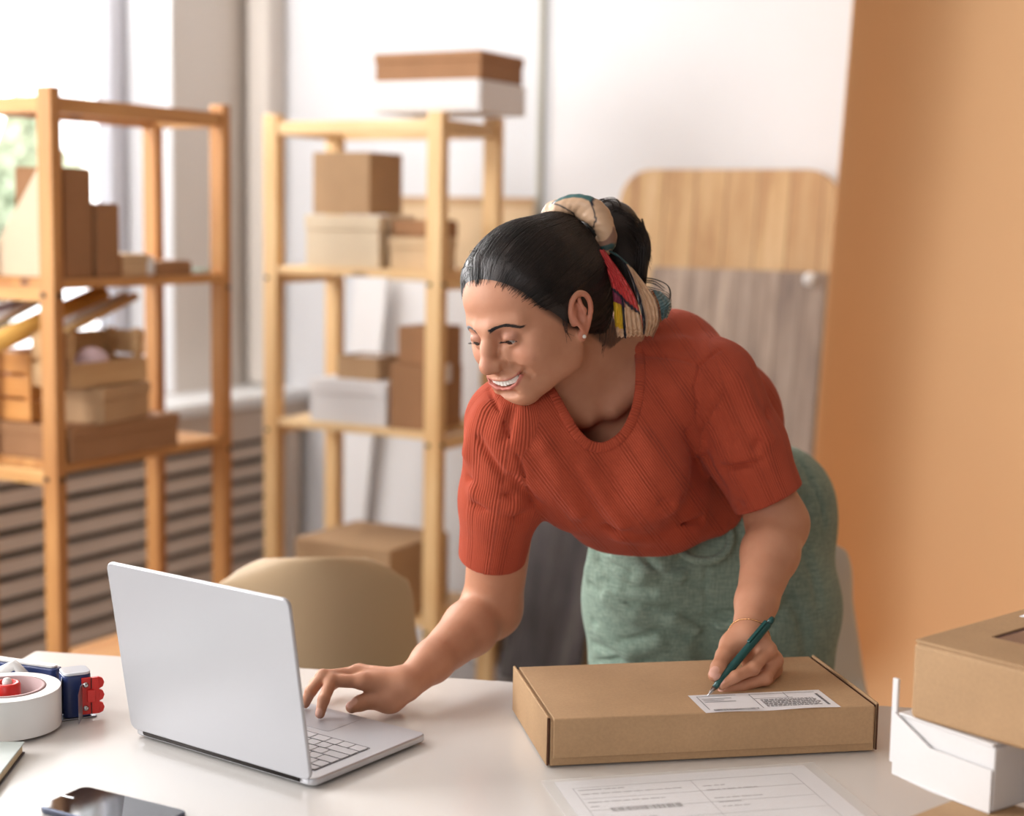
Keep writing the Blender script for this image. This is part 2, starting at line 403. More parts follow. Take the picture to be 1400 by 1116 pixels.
# ---------------------------------------------------------------- shelving racks
def make_rack(name, label, x0, x1, y0, y1, zt, shelves, long_axis):
    t = thing(name, label, 'shelf rack', (x0, y0, 0)); w_, d_ = x1 - x0, y1 - y0
    px_, py_ = .044, .030; mz, mx, my = M['pine'], M['pine_x'], M['pine_y']
    if long_axis == 'x': px_, py_ = .046, .036; mz, mx, my = M['pine_pale'], M['pine_lit_x'], M['pine_lit_y']
    for (x, y) in ((0, 0), (w_, 0), (0, d_), (w_, d_)):
        a = x if x == 0 else x - px_; b = y if y == 0 else y - py_
        MB().box(0, px_, 0, py_, 0, zt).build('post', mz, t, bevel=.003).location = (a, b, 0)
    # top rails
    e = .0015
    r1 = .028
    rl = MB()
    rl.box(px_ + e, w_ - px_ - e, .004, .026, zt - .055, zt - .02); rl.build('rail', mx, t, bevel=.002)
    MB().box(px_ + e, w_ - px_ - e, d_ - .026, d_ - .004, zt - .055, zt - .02).build('rail', mx, t, bevel=.002)
    MB().box(.006, .030, py_ + e, d_ - py_ - e, zt - .055, zt - .02).build('rail', my, t, bevel=.002)
    MB().box(w_ - .030, w_ - .006, py_ + e, d_ - py_ - e, zt - .055, zt - .02).build('rail', my, t, bevel=.002)
    for z in shelves:
        m = MB(); th = .022
        if long_axis == 'y':
            m.box(.004, w_ - .004, py_ + e, d_ - py_ - e, z - th, z)
            s_ = m.build('shelf', my, t, bevel=.002)
            for yy in (.0, d_): pass
            MB().box(px_ + e, w_ - px_ - e, .004, .026, z - .05, z - .018).build('cleat', mx, s_, bevel=.002)
        else:
            n = 3; wd = (d_ - .008) / n
            m.box(px_ + e, w_ - px_ - e, .004, d_ - .004, z - th, z)
            s_ = m.build('shelf', mx, t, bevel=.002)
            MB().box(.006, .030, py_ + e, d_ - py_ - e, z - .05, z - .018).build('cleat', my, s_, bevel=.002)
            MB().box(w_ - .030, w_ - .006, py_ + e, d_ - py_ - e, z - .05, z - .018).build('cleat', my, s_, bevel=.002)
        # bolts
        for (bx, by, ax) in ((px_ * .3, -.001, 0), (w_ - px_ * .7, -.001, 0), (w_ + .001, py_ * .5, 1), (w_ + .001, d_ - py_ * .5, 1)):
            Mx = Matrix.Translation((bx, by, z - .035)) @ (Matrix.Rotation(math.pi / 2, 4, 'X') if ax == 0 else Matrix.Rotation(math.pi / 2, 4, 'Y'))
            MB().cyl(.006, -.004, .003, 12, Mx).build('bolt', M['dark'], t)
    return t
RL = make_rack('shelving_rack', 'pine shelving rack by the window, nearest the left edge, holding crates and rolls', -2.81, -2.546, 2.52, 3.125, 1.652, (1.235, .825, .30), 'y')
RR = make_rack('shelving_rack', 'pine shelving rack against the back wall holding cartons, right of the other rack', -2.72, -2.145, 3.475, 3.80, 1.655, (1.245, .822, .315), 'x')

# ---------------------------------------------------------------- cartons
def carton(name, label, cat, x, y, z, sx, sy, sz, rz=0.0, mat='kraft', kind='taped', group=None, tapemat='tape', tilt=None):
    """x,y = centre of the base"""
    if group is None and x < -2:
        lv_ = 'top' if z > 1.6 else 'upper shelf' if z > 1.2 else 'lower shelf' if z > .8 else 'bottom shelf' if z > .2 else 'floor'
        group = 'cartons on the %s of the %s rack' % (lv_, 'left' if y < 3.2 else 'right')
    t = thing(name, label, cat, (x, y, z + .0006), rz, group, rot=tilt)
    m = M[mat]; th = .003
    if kind in ('taped', 'flaps'):
        MB().box(-sx / 2, sx / 2, -sy / 2, sy / 2, 0, sz - th).build('body', m, t, bevel=.003)
        g = .0015
        MB().box(-sx / 2 + g, sx / 2 - g, -sy / 2 + g, -g, sz - th, sz).build('flap', m, t, bevel=.001)
        MB().box(-sx / 2 + g, sx / 2 - g, g, sy / 2 - g, sz - th, sz).build('flap', m, t, bevel=.001)
        if kind == 'taped':
            MB().box(-sx / 2 - .0005, sx / 2 + .0005, -.022, .022, sz, sz + .0006).box(sx / 2, sx / 2 + .0006, -.022, .022, sz * .72, sz).box(-sx / 2 - .0006, -sx / 2, -.022, .022, sz * .72, sz).build('tape_strip', M[tapemat], t)
    elif kind == 'lid':
        lh = min(.35 * sz, .04)
        MB().box(-sx / 2 + .003, sx / 2 - .003, -sy / 2 + .003, sy / 2 - .003, 0, sz - .004).build('body', m, t, bevel=.002)
        MB().box(-sx / 2, sx / 2, -sy / 2, sy / 2, sz - lh, sz).build('lid', m, t, bevel=.003)
    elif kind == 'mailer':
        MB().box(-sx / 2, sx / 2, -sy / 2, sy / 2, 0, sz - .004).build('body', m, t, bevel=.002)
        MB().box(-sx / 2 + .004, sx / 2 - .004, -sy / 2, sy / 2 - .002, sz - .004, sz).box(-sx / 2 + .006, sx / 2 - .006, -sy / 2 - .003, -sy / 2, sz * .15, sz).build('lid', m, t, bevel=.002)
    elif kind == 'open':
        b = MB()
        b.box(-sx / 2, sx / 2, -sy / 2, sy / 2, 0, th).box(-sx / 2, sx / 2, -sy / 2, -sy / 2 + th, th, sz).box(-sx / 2, sx / 2, sy / 2 - th, sy / 2, th, sz)
        b.box(-sx / 2, -sx / 2 + th, -sy / 2 + th, sy / 2 - th, th, sz).box(sx / 2 - th, sx / 2, -sy / 2 + th, sy / 2 - th, th, sz)
        b.build('body', m, t)
    return t
# ================================================================ things on the racks
P = math.pi
# --- left rack, shelf at 1.235
G1 = 'cartons on the upper shelf of the left rack'
carton('cardboard_box', 'tall narrow brown box standing upright on the upper shelf of the left rack', 'box', -2.635, 2.612, 1.235, .15, .085, .245, mat='kraft_dark', kind='mailer')
carton('cardboard_box', 'lower upright brown box right beside the tall narrow box, left rack', 'box', -2.625, 2.70, 1.235, .14, .072, .168, mat='kraft_dark', kind='mailer')
carton('cardboard_box', 'small pale box with a light lid, right of the two upright boxes, left rack', 'box', -2.615, 2.80, 1.235, .10, .09, .052, mat='kraft_light', kind='lid')
carton('cardboard_box', 'flat dark brown box near the right end of the upper shelf, left rack', 'box', -2.60, 2.925, 1.235, .09, .12, .034, mat='kraft_dark', kind='mailer')
jar = thing('jar', 'small white jar standing between the pale box and the flat dark box, left rack', 'jar', (-2.575, 2.855, 1.2356))
MB().lathe([(0, 0), (.012, 0), (.014, .004), (.014, .03), (.010, .036), (0, .036)], 20, closed=False).build('body', M['white_paint'], jar, True)
MB().lathe([(0, .0365), (.0115, .0365), (.0115, .046), (0, .047)], 20, closed=False).build('lid', M['white_paint'], jar, True)
gp = thing('notepad', 'thin green pad lying beside the right post of the left rack', 'notepad', (-2.60, 3.03, 1.2356), .2)
MB().box(-.04, .04, -.035, .035, 0, .009).build('pages', M['white_card'], gp, bevel=.001)
MB().box(-.041, .041, -.036, .036, .0092, .011).build('cover', plain('green_cover', srgb(150, 190, 168), .6), gp)
env = thing('foam_board', 'large cream board with a slanted top edge at the left end of the upper shelf', 'board', (-2.585, 2.566, 1.2356), 0)
MB().prism([(0, 0), (0, .285), (-.03, .275), (-.20, .05), (-.20, 0)], -.0, .03, Matrix.Rotation(P / 2, 4, 'X')).build('panel', M['cream'], env, bevel=.004).location = (0, .030, 0)
MB().box(-.19, -.01, .03, .031, .004, .02).build('edge_strip', M['kraft_light'], env)

# --- rolls lying on a slant between the shelves
def roll(p0, p1, r, mat, label, name='paper_roll', cat='roll', core=True, group=None):
    p0, p1 = Vector(p0), Vector(p1); d = (p1 - p0); L = d.length
    t = thing(name, label, cat, p0, 0, group); t.rotation_mode = 'QUATERNION'; t.rotation_quaternion = d.to_track_quat('Z', 'Y')
    MB().lathe([(r * .72, 0), (r, 0), (r, L), (r * .72, L)], 28).build('sheet', mat, t, True)
    MB().lathe([(r * .62, -.002), (r * .715, -.002), (r * .715, L + .002), (r * .62, L + .002)], 24).build('core', M['kraft'], t, True)
    return t
yel = plain('yellow_paper', srgb(236, 182, 92), .6); wht = plain('white_paper', srgb(236, 232, 232), .6); tan_ = plain('tan_paper', srgb(214, 176, 122), .6)
pur = plain('plum_paper', srgb(148, 104, 112), .6); grn = plain('green_paper', srgb(112, 160, 104), .6)
def rp(px0, py0, px1, py1, X): 
    v0, v1 = ray(px0, py0), ray(px1, py1); return CC + v0 * X / v0[0], CC + v1 * X / v1[0]
for (a, X, r, m, l) in (((-30, 480, 140, 402, -2.71), 0, .024, yel, 'thick yellow paper roll slanting up to the right under the upper shelf'),
                    ((60, 455, 172, 404, -2.665), 0, .0105, wht, 'thin white paper roll slanting beside the thick yellow roll'),
                    ((66, 466, 186, 405, -2.63), 0, .0095, tan_, 'thin tan paper roll, the rightmost of the slanting rolls'),
                    ((-70, 452, 44, 408, -2.765), 0, .012, pur, 'plum coloured paper roll at the far left end of the slanting rolls'),
                    ((-62, 466, 60, 406, -2.735), 0, .011, wht, 'thin white paper roll between the plum and the green rolls'),
                    ((-55, 470, 70, 404, -2.745), 0, .0075, grn, 'thin green roll between the white and the thick yellow rolls')):
    p0, p1 = rp(*a[:4], a[4]); roll(p0, p1, r, m, l, group='paper rolls slanting between the shelves of the left rack')

# --- left rack, shelf at .825
carton('cardboard_box', 'wide flat brown box sticking out of the left rack, below the small lidded box', 'box', -2.675, 2.735, .825, .28, .36, .078, mat='kraft_dark', kind='lid')
carton('cardboard_box', 'small lidded kraft box sitting on the wide flat brown box', 'box', -2.60, 2.725, .904, .13, .20, .082, rz=.18, mat='kraft', kind='lid')
def crate(name, label, x, y, z, sx, sy, sz, n, mat, low=1.0):
    t = thing(name, label, 'crate', (x, y, z + .0008)); th = .008; sh = sz / n
    MB().box(-sx / 2 + .001, sx / 2 - .001, -sy / 2 + .001, sy / 2 - .001, 0, th).build('floor_board', mat, t)
    for k in range(n):
        z0 = k * sh + .002; z1 = (k + 1) * sh - .006
        MB().box(-sx / 2, sx / 2, -sy / 2 - th, -sy / 2, z0, z1).build('slat', mat, t, bevel=.0015)
        MB().box(-sx / 2, sx / 2, sy / 2, sy / 2 + th, z0, z1).build('slat', mat, t, bevel=.0015)
        MB().box(-sx / 2 - th, -sx / 2, -sy / 2 - th, sy / 2 + th, z0, z1).build('slat', mat, t, bevel=.0015)
        if (k + 1) / n <= low: MB().box(sx / 2, sx / 2 + th, -sy / 2 - th, sy / 2 + th, z0, z1).build('slat', mat, t, bevel=.0015)
    for a in (-1, 1):
        for b in (-1, 1): MB().box(a * (sx / 2 - .008) - .008, a * (sx / 2 - .008) + .008, b * (sy / 2 - .008) - .008, b * (sy / 2 - .008) + .008, th, sz).build('corner_post', mat, t)
    return t
M['crate'] = wood_mat('crate_pine', srgb(222, 158, 88), srgb(196, 128, 62), 'x')
M['crate2'] = wood_mat('crate_pale', srgb(206, 168, 122), srgb(182, 140, 96), 'y')
crate('wooden_crate', 'orange pine slatted crate at the left end of the lower shelf of the left rack', -2.735, 2.66, .904, .11, .17, .165, 3, M['crate'])
crate('wooden_crate', 'pale open wooden crate holding a pinkish ball, on top of the small lidded box', -2.605, 2.69, .988, .10, .235, .125, 2, M['crate2'], low=.6)
bl = thing('yarn_ball', 'pinkish white ball lying in the pale open crate', 'ball', (-2.598, 2.685, .9985))
V = []; Fs = []
mb = MB(); 
for i in range(13):
    a = P * i / 13; pts = [(.036 * math.cos(th) * math.cos(a), .036 * math.cos(th) * math.sin(a) , .036 + .036 * math.sin(th)) for th in np.linspace(0, 2 * P, 25)]
    mb.tube(pts, .005, 6)
mb.build('yarn', plain('pink_yarn', srgb(226, 200, 204), .9), bl, True)
M_ = MB().lathe([(0, .002)] + [(.036 * math.cos(a), .036 + .034 * math.sin(a)) for a in np.linspace(-1.4, 1.4, 12)] + [(0, .070)], 20, closed=False).build('core', plain('pink_core', srgb(216, 190, 196), .9), bl, True)

# --- right rack
carton('cardboard_box', 'brown cube carton on top of the cream carton, upper shelf of the right rack', 'box', -2.474, 3.575, 1.387, .185, .16, .165, mat='kraft', kind='flaps')
carton('cardboard_box', 'cream coloured carton under the brown cube carton, right rack', 'box', -2.468, 3.58, 1.245, .245, .18, .140, mat='cream', kind='lid')
carton('cardboard_box', 'small pale kraft carton with a lid, right of the cream carton behind the rack post', 'box', -2.262, 3.575, 1.245, .130, .14, .085, mat='kraft_light', kind='lid')
carton('cardboard_box', 'flat brown box lying on the small pale kraft carton, right rack', 'box', -2.262, 3.585, 1.331, .125, .13, .045, mat='kraft_dark', kind='mailer')
carton('cardboard_box', 'long low white box on the lower shelf of the right rack', 'box', -2.444, 3.575, .822, .255, .18, .118, mat='white_card', kind='lid')
sb = carton('cardboard_box', 'small open kraft box with papers on the long low white box', 'box', -2.437, 3.585, .9415, .135, .12, .062, mat='kraft', kind='open')
MB().box(-.045, .045, -.04, .045, .004, .058).build('paper_stack', M['white_card'], sb)
carton('cardboard_box', 'brown upright carton behind the front post, lower shelf of the right rack', 'box', -2.243, 3.57, .822, .125, .17, .172, mat='kraft_dark', kind='taped', tapemat='white_card')
carton('cardboard_box', 'smaller brown carton on top of the upright carton, lower shelf of the right rack', 'box', -2.236, 3.575, .995, .11, .15, .10, mat='kraft_dark', kind='flaps')
carton('cardboard_box', 'large brown carton on the bottom shelf of the right rack', 'box', -2.40, 3.55, .315, .31, .30, .195, mat='kraft', kind='flaps')
carton('cardboard_box', 'white flat carton on top of the right rack, under the brown one', 'box', -2.235, 3.655, 1.656, .335, .24, .082, mat='white_card', kind='mailer')
carton('cardboard_box', 'brown flat carton on the very top of the right rack', 'box', -2.235, 3.655, 1.739, .33, .23, .072, mat='kraft_dark', kind='lid')
tb = thing('cardboard_sheet', 'tall tan cardboard sheet leaning on the back wall behind the right rack', 'board', (-2.64, 4.30, .002), rot=(-.075, 0, 0))
MB().box(-.27, .27, -.02, 0, 0, 1.45).build('sheet', M['kraft_light'], tb, bevel=.003)
MB().box(-.27, .27, -.0212, -.0204, 1.42, 1.45).build('edge_strip', M['kraft'], tb)
cv = thing('canvas', 'white stretched canvas leaning in front of the tan cardboard sheet', 'canvas', (-2.60, 4.16, .002), rot=(-.07, 0, 0))
MB().box(-.25, .25, -.02, 0, 0, 1.18).build('canvas_face', M['white_card'], cv, bevel=.003)
MB().box(-.25, -.21, .0005, .015, 0, 1.18).box(.21, .25, .0005, .015, 0, 1.18).box(-.21, .21, .0005, .015, 0, .04).box(-.21, .21, .0005, .015, 1.14, 1.18).build('stretcher_bars', M['pine'], cv)
fb = thing('foam_board', 'narrow white strip of foam board leaning behind the right rack', 'board', (-2.90, 4.10, .003), rot=(-.05, .07, 0))
MB().box(-.06, .06, -.012, 0, 0, 1.22).build('panel', M['white_card'], fb, bevel=.002)

# ================================================================ chairs
M['leg_wood'] = wood_mat('beech_leg', srgb(214, 176, 128), srgb(190, 150, 104), 'z')
def shell_chair(name, label, loc, rz, mat, group=None):
    t = thing(name, label, 'chair', loc, rz, group)
    prof = [(-.235, .425), (-.215, .445), (-.15, .447), (-.06, .437), (.03, .428), (.10, .430), (.145, .452), (.172, .50), (.188, .56), (.203, .63), (.218, .70), (.234, .765), (.246, .822)]
    # resample
    pr = []
    for i in range(len(prof) - 1):
        for k in range(4):
            s_ = k / 4; pr.append((prof[i][0] * (1 - s_) + prof[i + 1][0] * s_, prof[i][1] * (1 - s_) + prof[i + 1][1] * s_))
    pr.append(prof[-1]); n = len(pr); nu = 24; V = []; Fc = []
    for j, (y, z) in enumerate(pr):
        s_ = j / (n - 1)
        hw = .20 + .035 * math.sin(P * min(1, s_ * 1.25)) - .014 * max(0, s_ - .62) / .38
        endf = max(0, 1 - (max(0, (s_ - .82) / .18) * .90) ** 2.8) ** .5
        e2 = (1 - max(0, (.10 - s_) / .10) ** 3) ** .5
        hw *= endf * max(.6, e2)
        for i in range(nu + 1):
            u = -1 + 2 * i / nu
            back = min(1, max(0, (s_ - .42) / .2)); c = u * u
            yy = y - back * .075 * c * (1.0 if s_ < .75 else 1 - (s_ - .75) * 1.6)
            zz = z + (1 - back) * .055 * c * (s_ > .06) - (.012 * c if s_ > .93 else 0)
            V.append((hw * u, yy, zz))
    for j in range(n - 1):
        for i in range(nu):
            a = j * (nu + 1) + i; Fc.append((a, a + 1, a + nu + 2, a + nu + 1))
    sh = mesh_obj('seat_shell', V, Fc, mat, t, True)
    m1 = sh.modifiers.new('thick', 'SOLIDIFY'); m1.thickness = .007; m1.offset = 0
    m2 = sh.modifiers.new('sub', 'SUBSURF'); m2.levels = 1; m2.render_levels = 1
    for sx in (-1, 1):
        for sy in (-1, 1):
            MB().tube([(sx * .10, sy * .10, .418), (sx * .205, sy * .20 , .002)], [.015, .010], 12).build('leg', M['leg_wood'], t, True)
    fr = MB()
    for sy in (-1, 1): fr.tube([(-.12, sy * .115, .40), (.12, sy * .115, .40)], .006, 8)
    for sx in (-1, 1): fr.tube([(sx * .12, -.115, .40), (sx * .12, .115, .40)], .006, 8)
    for s1, s2 in ((1, 1), (1, -1)): fr.tube([(-.17, -.17 * s1, .14), (.17, .17 * s1, .36)], .0035, 6)
    fr.build('wire_brace', M['dark'], t, True)
    return t
M['beige_shell'] = new_mat('beige_plastic', srgb(188, 162, 128), .45)
M['white_shell'] = new_mat('white_plastic', srgb(228, 224, 214), .4)
c1 = W(428, 757, 2.92); ch1 = shell_chair('shell_chair', 'beige plastic shell chair standing behind the table, left of the woman', (c1[0], c1[1], 0), math.radians(29 - 172), M['beige_shell'])
c2 = W(1014, 757, 2.98); ch2 = shell_chair('shell_chair', 'white plastic shell chair standing behind the woman, its edge showing at her hip', (c2[0], c2[1], 0), math.radians(20 - 180), M['white_shell'])

ch1.scale = (.93, 1.0, .985); ch2.scale = (1.04, 1.0, 1.07)
# ================================================================ table and what lies on it
TZ = .75
tb_o = np.array([-1.682, 1.616]); ta = math.radians(19.84)
tbl = thing('table', 'white laminate work table with the laptop and parcels on it', 'table', (tb_o[0], tb_o[1], 0), ta)
MB().prism(rrect(1.9, 1.02, .005, 3, .95, -.51), TZ - .028, TZ).build('tabletop', M['table'], tbl, bevel=.0015)
for x in (.05, 1.81):
    for y in (-.97, -.07): MB().box(x, x + .04, y - .02, y + .02, 0, TZ - .066).build('leg', M['white_paint'], tbl, bevel=.003)
MB().box(.06, 1.84, -.085, -.065, TZ - .065, TZ - .029).box(.06, 1.84, -.96, -.94, TZ - .065, TZ - .029).box(.06, .08, -.94, -.085, TZ - .065, TZ - .029).box(1.82, 1.84, -.94, -.085, TZ - .065, TZ - .029).build('apron', M['white_paint'], tbl)

# laptop ------------------------------------------------------------
M['alu'] = new_mat('aluminium', srgb(196, 197, 202), .38, .55, .5)
M['alu_lid'] = new_mat('lid_aluminium', srgb(190, 191, 196), .42, .35, .5)
M['key'] = new_mat('keycap', srgb(206, 204, 208), .5); M['key_gap'] = new_mat('key_well', srgb(104, 102, 108), .6)
A = np.array([-1.300, 1.406]); B = np.array([-1.006, 1.373]); lx = B - A; LW = float(np.linalg.norm(lx)); la = math.atan2(lx[1], lx[0])
LD = .204
lap = thing('laptop', 'open silver laptop with its lid towards the viewer, at the left of the table', 'laptop', (A[0], A[1], TZ + .0008), la)
bs = MB().prism(rrect(LW, LD, .010, 5, LW / 2, LD / 2), .003, .0118).build('base', M['alu'], lap, bevel=.0025, seg=3)
ft = MB()
for x in (.03, LW - .03):
    for y in (.03, LD - .03): ft.cyl(.006, 0, .003, 12, Matrix.Translation((x, y, 0)))
ft.build('foot', M['dark'], lap)
kw, kd = LW - .036, .098
MB().prism(rrect(kw, kd, .003, 3, LW / 2, .022 + kd / 2), .0119, .0121).build('keyboard_well', M['key_gap'], bs)
rows = [(14, .012), (14, .0165), (14, .0165), (13, .0165), (12, .0165), (9, .0165)]; y = .022 + .0012
kk = MB()
for ri, (n, h) in enumerate(rows):
    ws = [1.0] * n
    if ri == 1: ws[-1 if True else 0] = 1.5
    if ri == 2: ws[0] = 1.4
    if ri == 3: ws[0] = 1.7; ws[-1] = 1.8
    if ri == 4: ws[0] = 2.2; ws[-1] = 2.2
    if ri == 5: ws = [1, 1, 1, 1.2, 5.2, 1.2, 1, 1, 1]
    tot = sum(ws); x = (LW - kw) / 2 + .001
    # seen from behind the lid: the user's right is at the local -x side, rows start at the hinge
    for wv in ws[::-1]:
        kwid = (kw - .002) * wv / tot
        kc = MB().prism(rrect(kwid - .0018, h - .0022, .0015, 2, x + kwid / 2, y + h / 2 - .001), .0121, .0133)
        kc.build('key', M['key'], bs); x += kwid
    y += h
MB().prism(rrect(.10, .062, .004, 3, LW / 2, LD - .040), .0119, .0121).build('trackpad', new_mat('trackpad_glass', srgb(184, 184, 190), .35, .3), bs)
MB().cyl(.0055, .02, LW - .02, 14, Matrix.Translation((0, .002, .0100)) @ Matrix.Rotation(P / 2, 4, 'Y')).build('hinge', M['dark'], lap, True)
lean = math.radians(9.5); LH = .2165
lidM = Matrix.Translation((0, .001, .0118)) @ Matrix.Rotation(P / 2 + lean, 4, 'X')
ld = MB().prism(rrect(LW, LH, .010, 6, LW / 2, LH / 2), 0, .0055, lidM).build('lid', M['alu_lid'], lap, bevel=.0018, seg=3)
MB().prism(rrect(LW - .012, LH - .014, .004, 3, LW / 2, LH / 2 + .002), -.0006, -.0001, lidM).build('screen', new_mat('screen_glass', srgb(60, 66, 78), .12), ld)

# parcel box --------------------------------------------------------
p0 = np.array([-.817, 1.572]); bdir = np.array([math.cos(math.radians(39.8)), math.sin(math.radians(39.8))])
par = thing('parcel_box', 'flat closed kraft mailer box the woman is writing on', 'box', (p0[0], p0[1], TZ + .0022), math.radians(39.8))
BX, BY, BH = .412, .215, .058
MB().box(.0045, BX - .0045, .003, BY, 0, BH - .003).build('body', M['kraft'], par, bevel=.0015)
MB().box(.0075, BX - .0075, -.0005, BY, BH - .0028, BH).box(.0075, BX - .0075, -.001, .0026, .010, BH - .0004).build('lid', M['kraft'], par, bevel=.0014, seg=3)
for x0_, x1_ in ((0, .0035), (BX - .0035, BX)):
    MB().box(x0_, x1_, .004, BY + .001, 0.0005, BH + .0016).build('side_panel', M['kraft'], par, bevel=.0014, seg=3)
    MB().box(x0_ + .0006, x1_ - .0006, .0028, .0038, .001, BH).build('cut_edge', M['edge'], par)
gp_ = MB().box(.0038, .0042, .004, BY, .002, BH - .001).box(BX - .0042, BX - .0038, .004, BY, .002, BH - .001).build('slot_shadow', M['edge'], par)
# shipping label
M['label'] = new_mat('label_paper', srgb(238, 237, 240), .55)
M['ink'] = new_mat('printed_ink', srgb(92, 92, 98), .6); M['ink_dark'] = new_mat('barcode_ink', srgb(70, 70, 76), .6)
lb0 = np.array([-.667, 1.689]); la2 = math.radians(40.4)
lab = thing('shipping_label', 'white printed address label under her pen on top of the parcel box', 'label', (lb0[0], lb0[1], TZ + .0022 + BH + .0004), la2)
LBW, LBH = .170, .071
nx, ny = 20, 8; V = []; Fc = []
for j in range(ny + 1):
    for i in range(nx + 1):
        x, y = LBW * i / nx, LBH * j / ny
        V.append((x, y, .0003 + .0012 * math.exp(-((y / .012) ** 2)) * (1 + math.sin(x * 60)) * .5))
for j in range(ny):
    for i in range(nx): a = j * (nx + 1) + i; Fc.append((a, a + 1, a + nx + 2, a + nx + 1))
mesh_obj('paper', V, Fc, M['label'], lab, True)
def inks(root, items, z=.0009, mat='ink'):
    m = MB()
    for (x, y, w_, h_) in items: m.box(x, x + w_, y, y + h_, z, z + .00012)
    return m.build('print', M[mat], root)
it = [(.008, .062, .05, .0006), (.008, .012, .0006, .05), (.075, .010, .0006, .052), (.076, .045, .05, .0006), (.120, .045, .0006, .02), (.075, .062, .085, .0005)]
rr = random.Random(3)
for k in range(7):
    x = .082
    while x < .150:
        w_ = rr.uniform(.002, .006)
        it.append((x, .014 + k * .0042, w_, .0014)); x += w_ + .0012
for k in range(3): it.append((.012, .052 - k * .006, rr.uniform(.02, .04), .0010))
for k in range(9): it.append((.158, .012 + k * .005, .0035, .0028)); 
inks(lab, it)
bc = []; x = .012
while x < .068:
    w_ = rr.choice([.0005, .0009, .0014]); bc.append((x, .0035, w_, .0042)); x += w_ + rr.choice([.0005, .0008])
inks(lab, bc, .0022, 'ink_dark')

# document sleeve in front of the box
doc = thing('document_sleeve', 'clear plastic sleeve with printed shipping papers, in front of the parcel box', 'document', (-.803, 1.530, TZ + .0006), math.radians(42.5))
DW, DH = .335, .235
MB().prism(rrect(DW - .03, DH - .012, .001, 1, DW / 2, -DH / 2), .0002, .0009).build('printed_sheet', M['label'], doc)
slv = new_mat('clear_plastic', (1, 1, 1, 1), .12); _t = NT(slv); _t.b.inputs['Alpha'].default_value = .22
_t.bump(_t.noise(_t.coord((1, 3, 1)), 14, 3), .25, .004)
MB().prism(rrect(DW, DH, .002, 2, DW / 2, -DH / 2), .0014, .0017).build('sleeve', slv, doc)
it = []
for k in range(6): it.append((.03, -.03 - k * .034, DW - .07, .0005))
it += [(.03, -.2, .0005, .17), (.17, -.2, .0005, .17), (DW - .04, -.2, .0005, .17)]
for k in range(26):
    x = rr.choice([.035, .178]); y = -.038 - (k % 13) * .0125
    while x < (.16 if x < .17 else .285) and rr.random() < .8:
        w_ = rr.uniform(.004, .012)
        if x + w_ > (.163 if x < .165 else .29): break
        it.append((x, y, w_, .0016)); x += w_ + .002
inks(doc, it, .00095)
bc = []; x = .055
while x < .135:
    w_ = rr.choice([.0007, .0012, .002]); bc.append((x, -.105, w_, .012)); x += w_ + rr.choice([.0007, .0012])
inks(doc, bc, .00108, 'ink_dark')

# right hand stack ---------------------------------------------------
dA = math.radians(-20.5)
fk = thing('cardboard_box', 'flat kraft box at the bottom right corner, under the white mailer', 'box', (-.360, 1.585, TZ + .0006), dA)
MB().box(0, .34, -.28, .05, 0, .046).build('body', M['kraft'], fk, bevel=.002)
MB().box(.003, .337, -.278, .048, .0462, .049).build('lid', M['kraft'], fk, bevel=.001)
wm = thing('mailer_box', 'white mailer box with open flaps between the two kraft boxes at the right', 'box', (-.425, 1.632, .8005), math.radians(-26.5))
MB().box(0.0, .128, 0, .25, 0, .067).build('body', M['white_card'], wm, bevel=.002)
MB().box(.002, .126, -.002, .25, .0672, .0705).build('lid', M['white_card'], wm, bevel=.0012)
f_ = MB(); V = [(-.001, -.003, .07), (-.001, -.003, .002), (.055, -.006, -.0), (.128, -.003, .0), (.128, -.003, .045), (.05, -.004, .045)]
f_.add(V + [(v[0], v[1] - .002, v[2]) for v in V], [(0, 1, 2, 3, 4, 5), (11, 10, 9, 8, 7, 6)] + [(i, i + 6, (i + 1) % 6 + 6, (i + 1) % 6) for i in range(6)])
f_.build('flap', M['white_card'], wm)
MB().box(-.010, -.0025, .0, .004, .012, .105).build('side_tab', M['white_card'], wm, bevel=.001)
MB().box(-.0135, -.0105, .004, .05, .012, .06).build('inner_tab', M['kraft_dark'], wm)
kb = thing('cardboard_box', 'kraft box with a cut out window, topmost of the stack at the right edge', 'box', (-.408, 1.612, .8722), math.radians(-19.8))
KX, KY, KH = .30, .245, .085
MB().box(0, KX, 0, KY, 0, KH - .003).build('body', M['kraft'], kb, bevel=.006, seg=3)
lidp = MB(); wx0, wx1, wy0, wy1 = .045, .17, .075, .165
lidp.box(.002, KX - .002, .002, wy0, KH - .0028, KH).box(.002, KX - .002, wy1, KY - .002, KH - .0028, KH).box(.002, wx0, wy0, wy1, KH - .0028, KH).box(wx1, KX - .002, wy0, wy1, KH - .0028, KH)
lidp.build('lid', M['kraft'], kb)
MB().box(wx0, wx1, wy0, wy1, KH - .0026, KH - .002).build('window_film', new_mat('window_film', srgb(92, 70, 76), .08), kb)
V = []; Fc = []; N = 20
for i in range(N + 1):
    x = .02 + .24 * i / N; zc = KH + .002 + .006 * math.sin(P * i / N) + .012 * math.exp(-((i / N) / .18) ** 2) * 0
    V += [(x, .172 - .10 * i / N * 0 - .03 * (i / N), zc), (x, .205 - .03 * (i / N), zc + .002)]
for i in range(N): Fc.append((2 * i, 2 * i + 2, 2 * i + 3, 2 * i + 1))
ps = thing('paper_band', 'curled strip of white paper lying on the kraft box with the window', 'paper', (-.408, 1.612, .8722), math.radians(-19.8))
o = mesh_obj('strip', V, Fc, M['label'], ps, True); so = o.modifiers.new('t', 'SOLIDIFY'); so.thickness = .0006

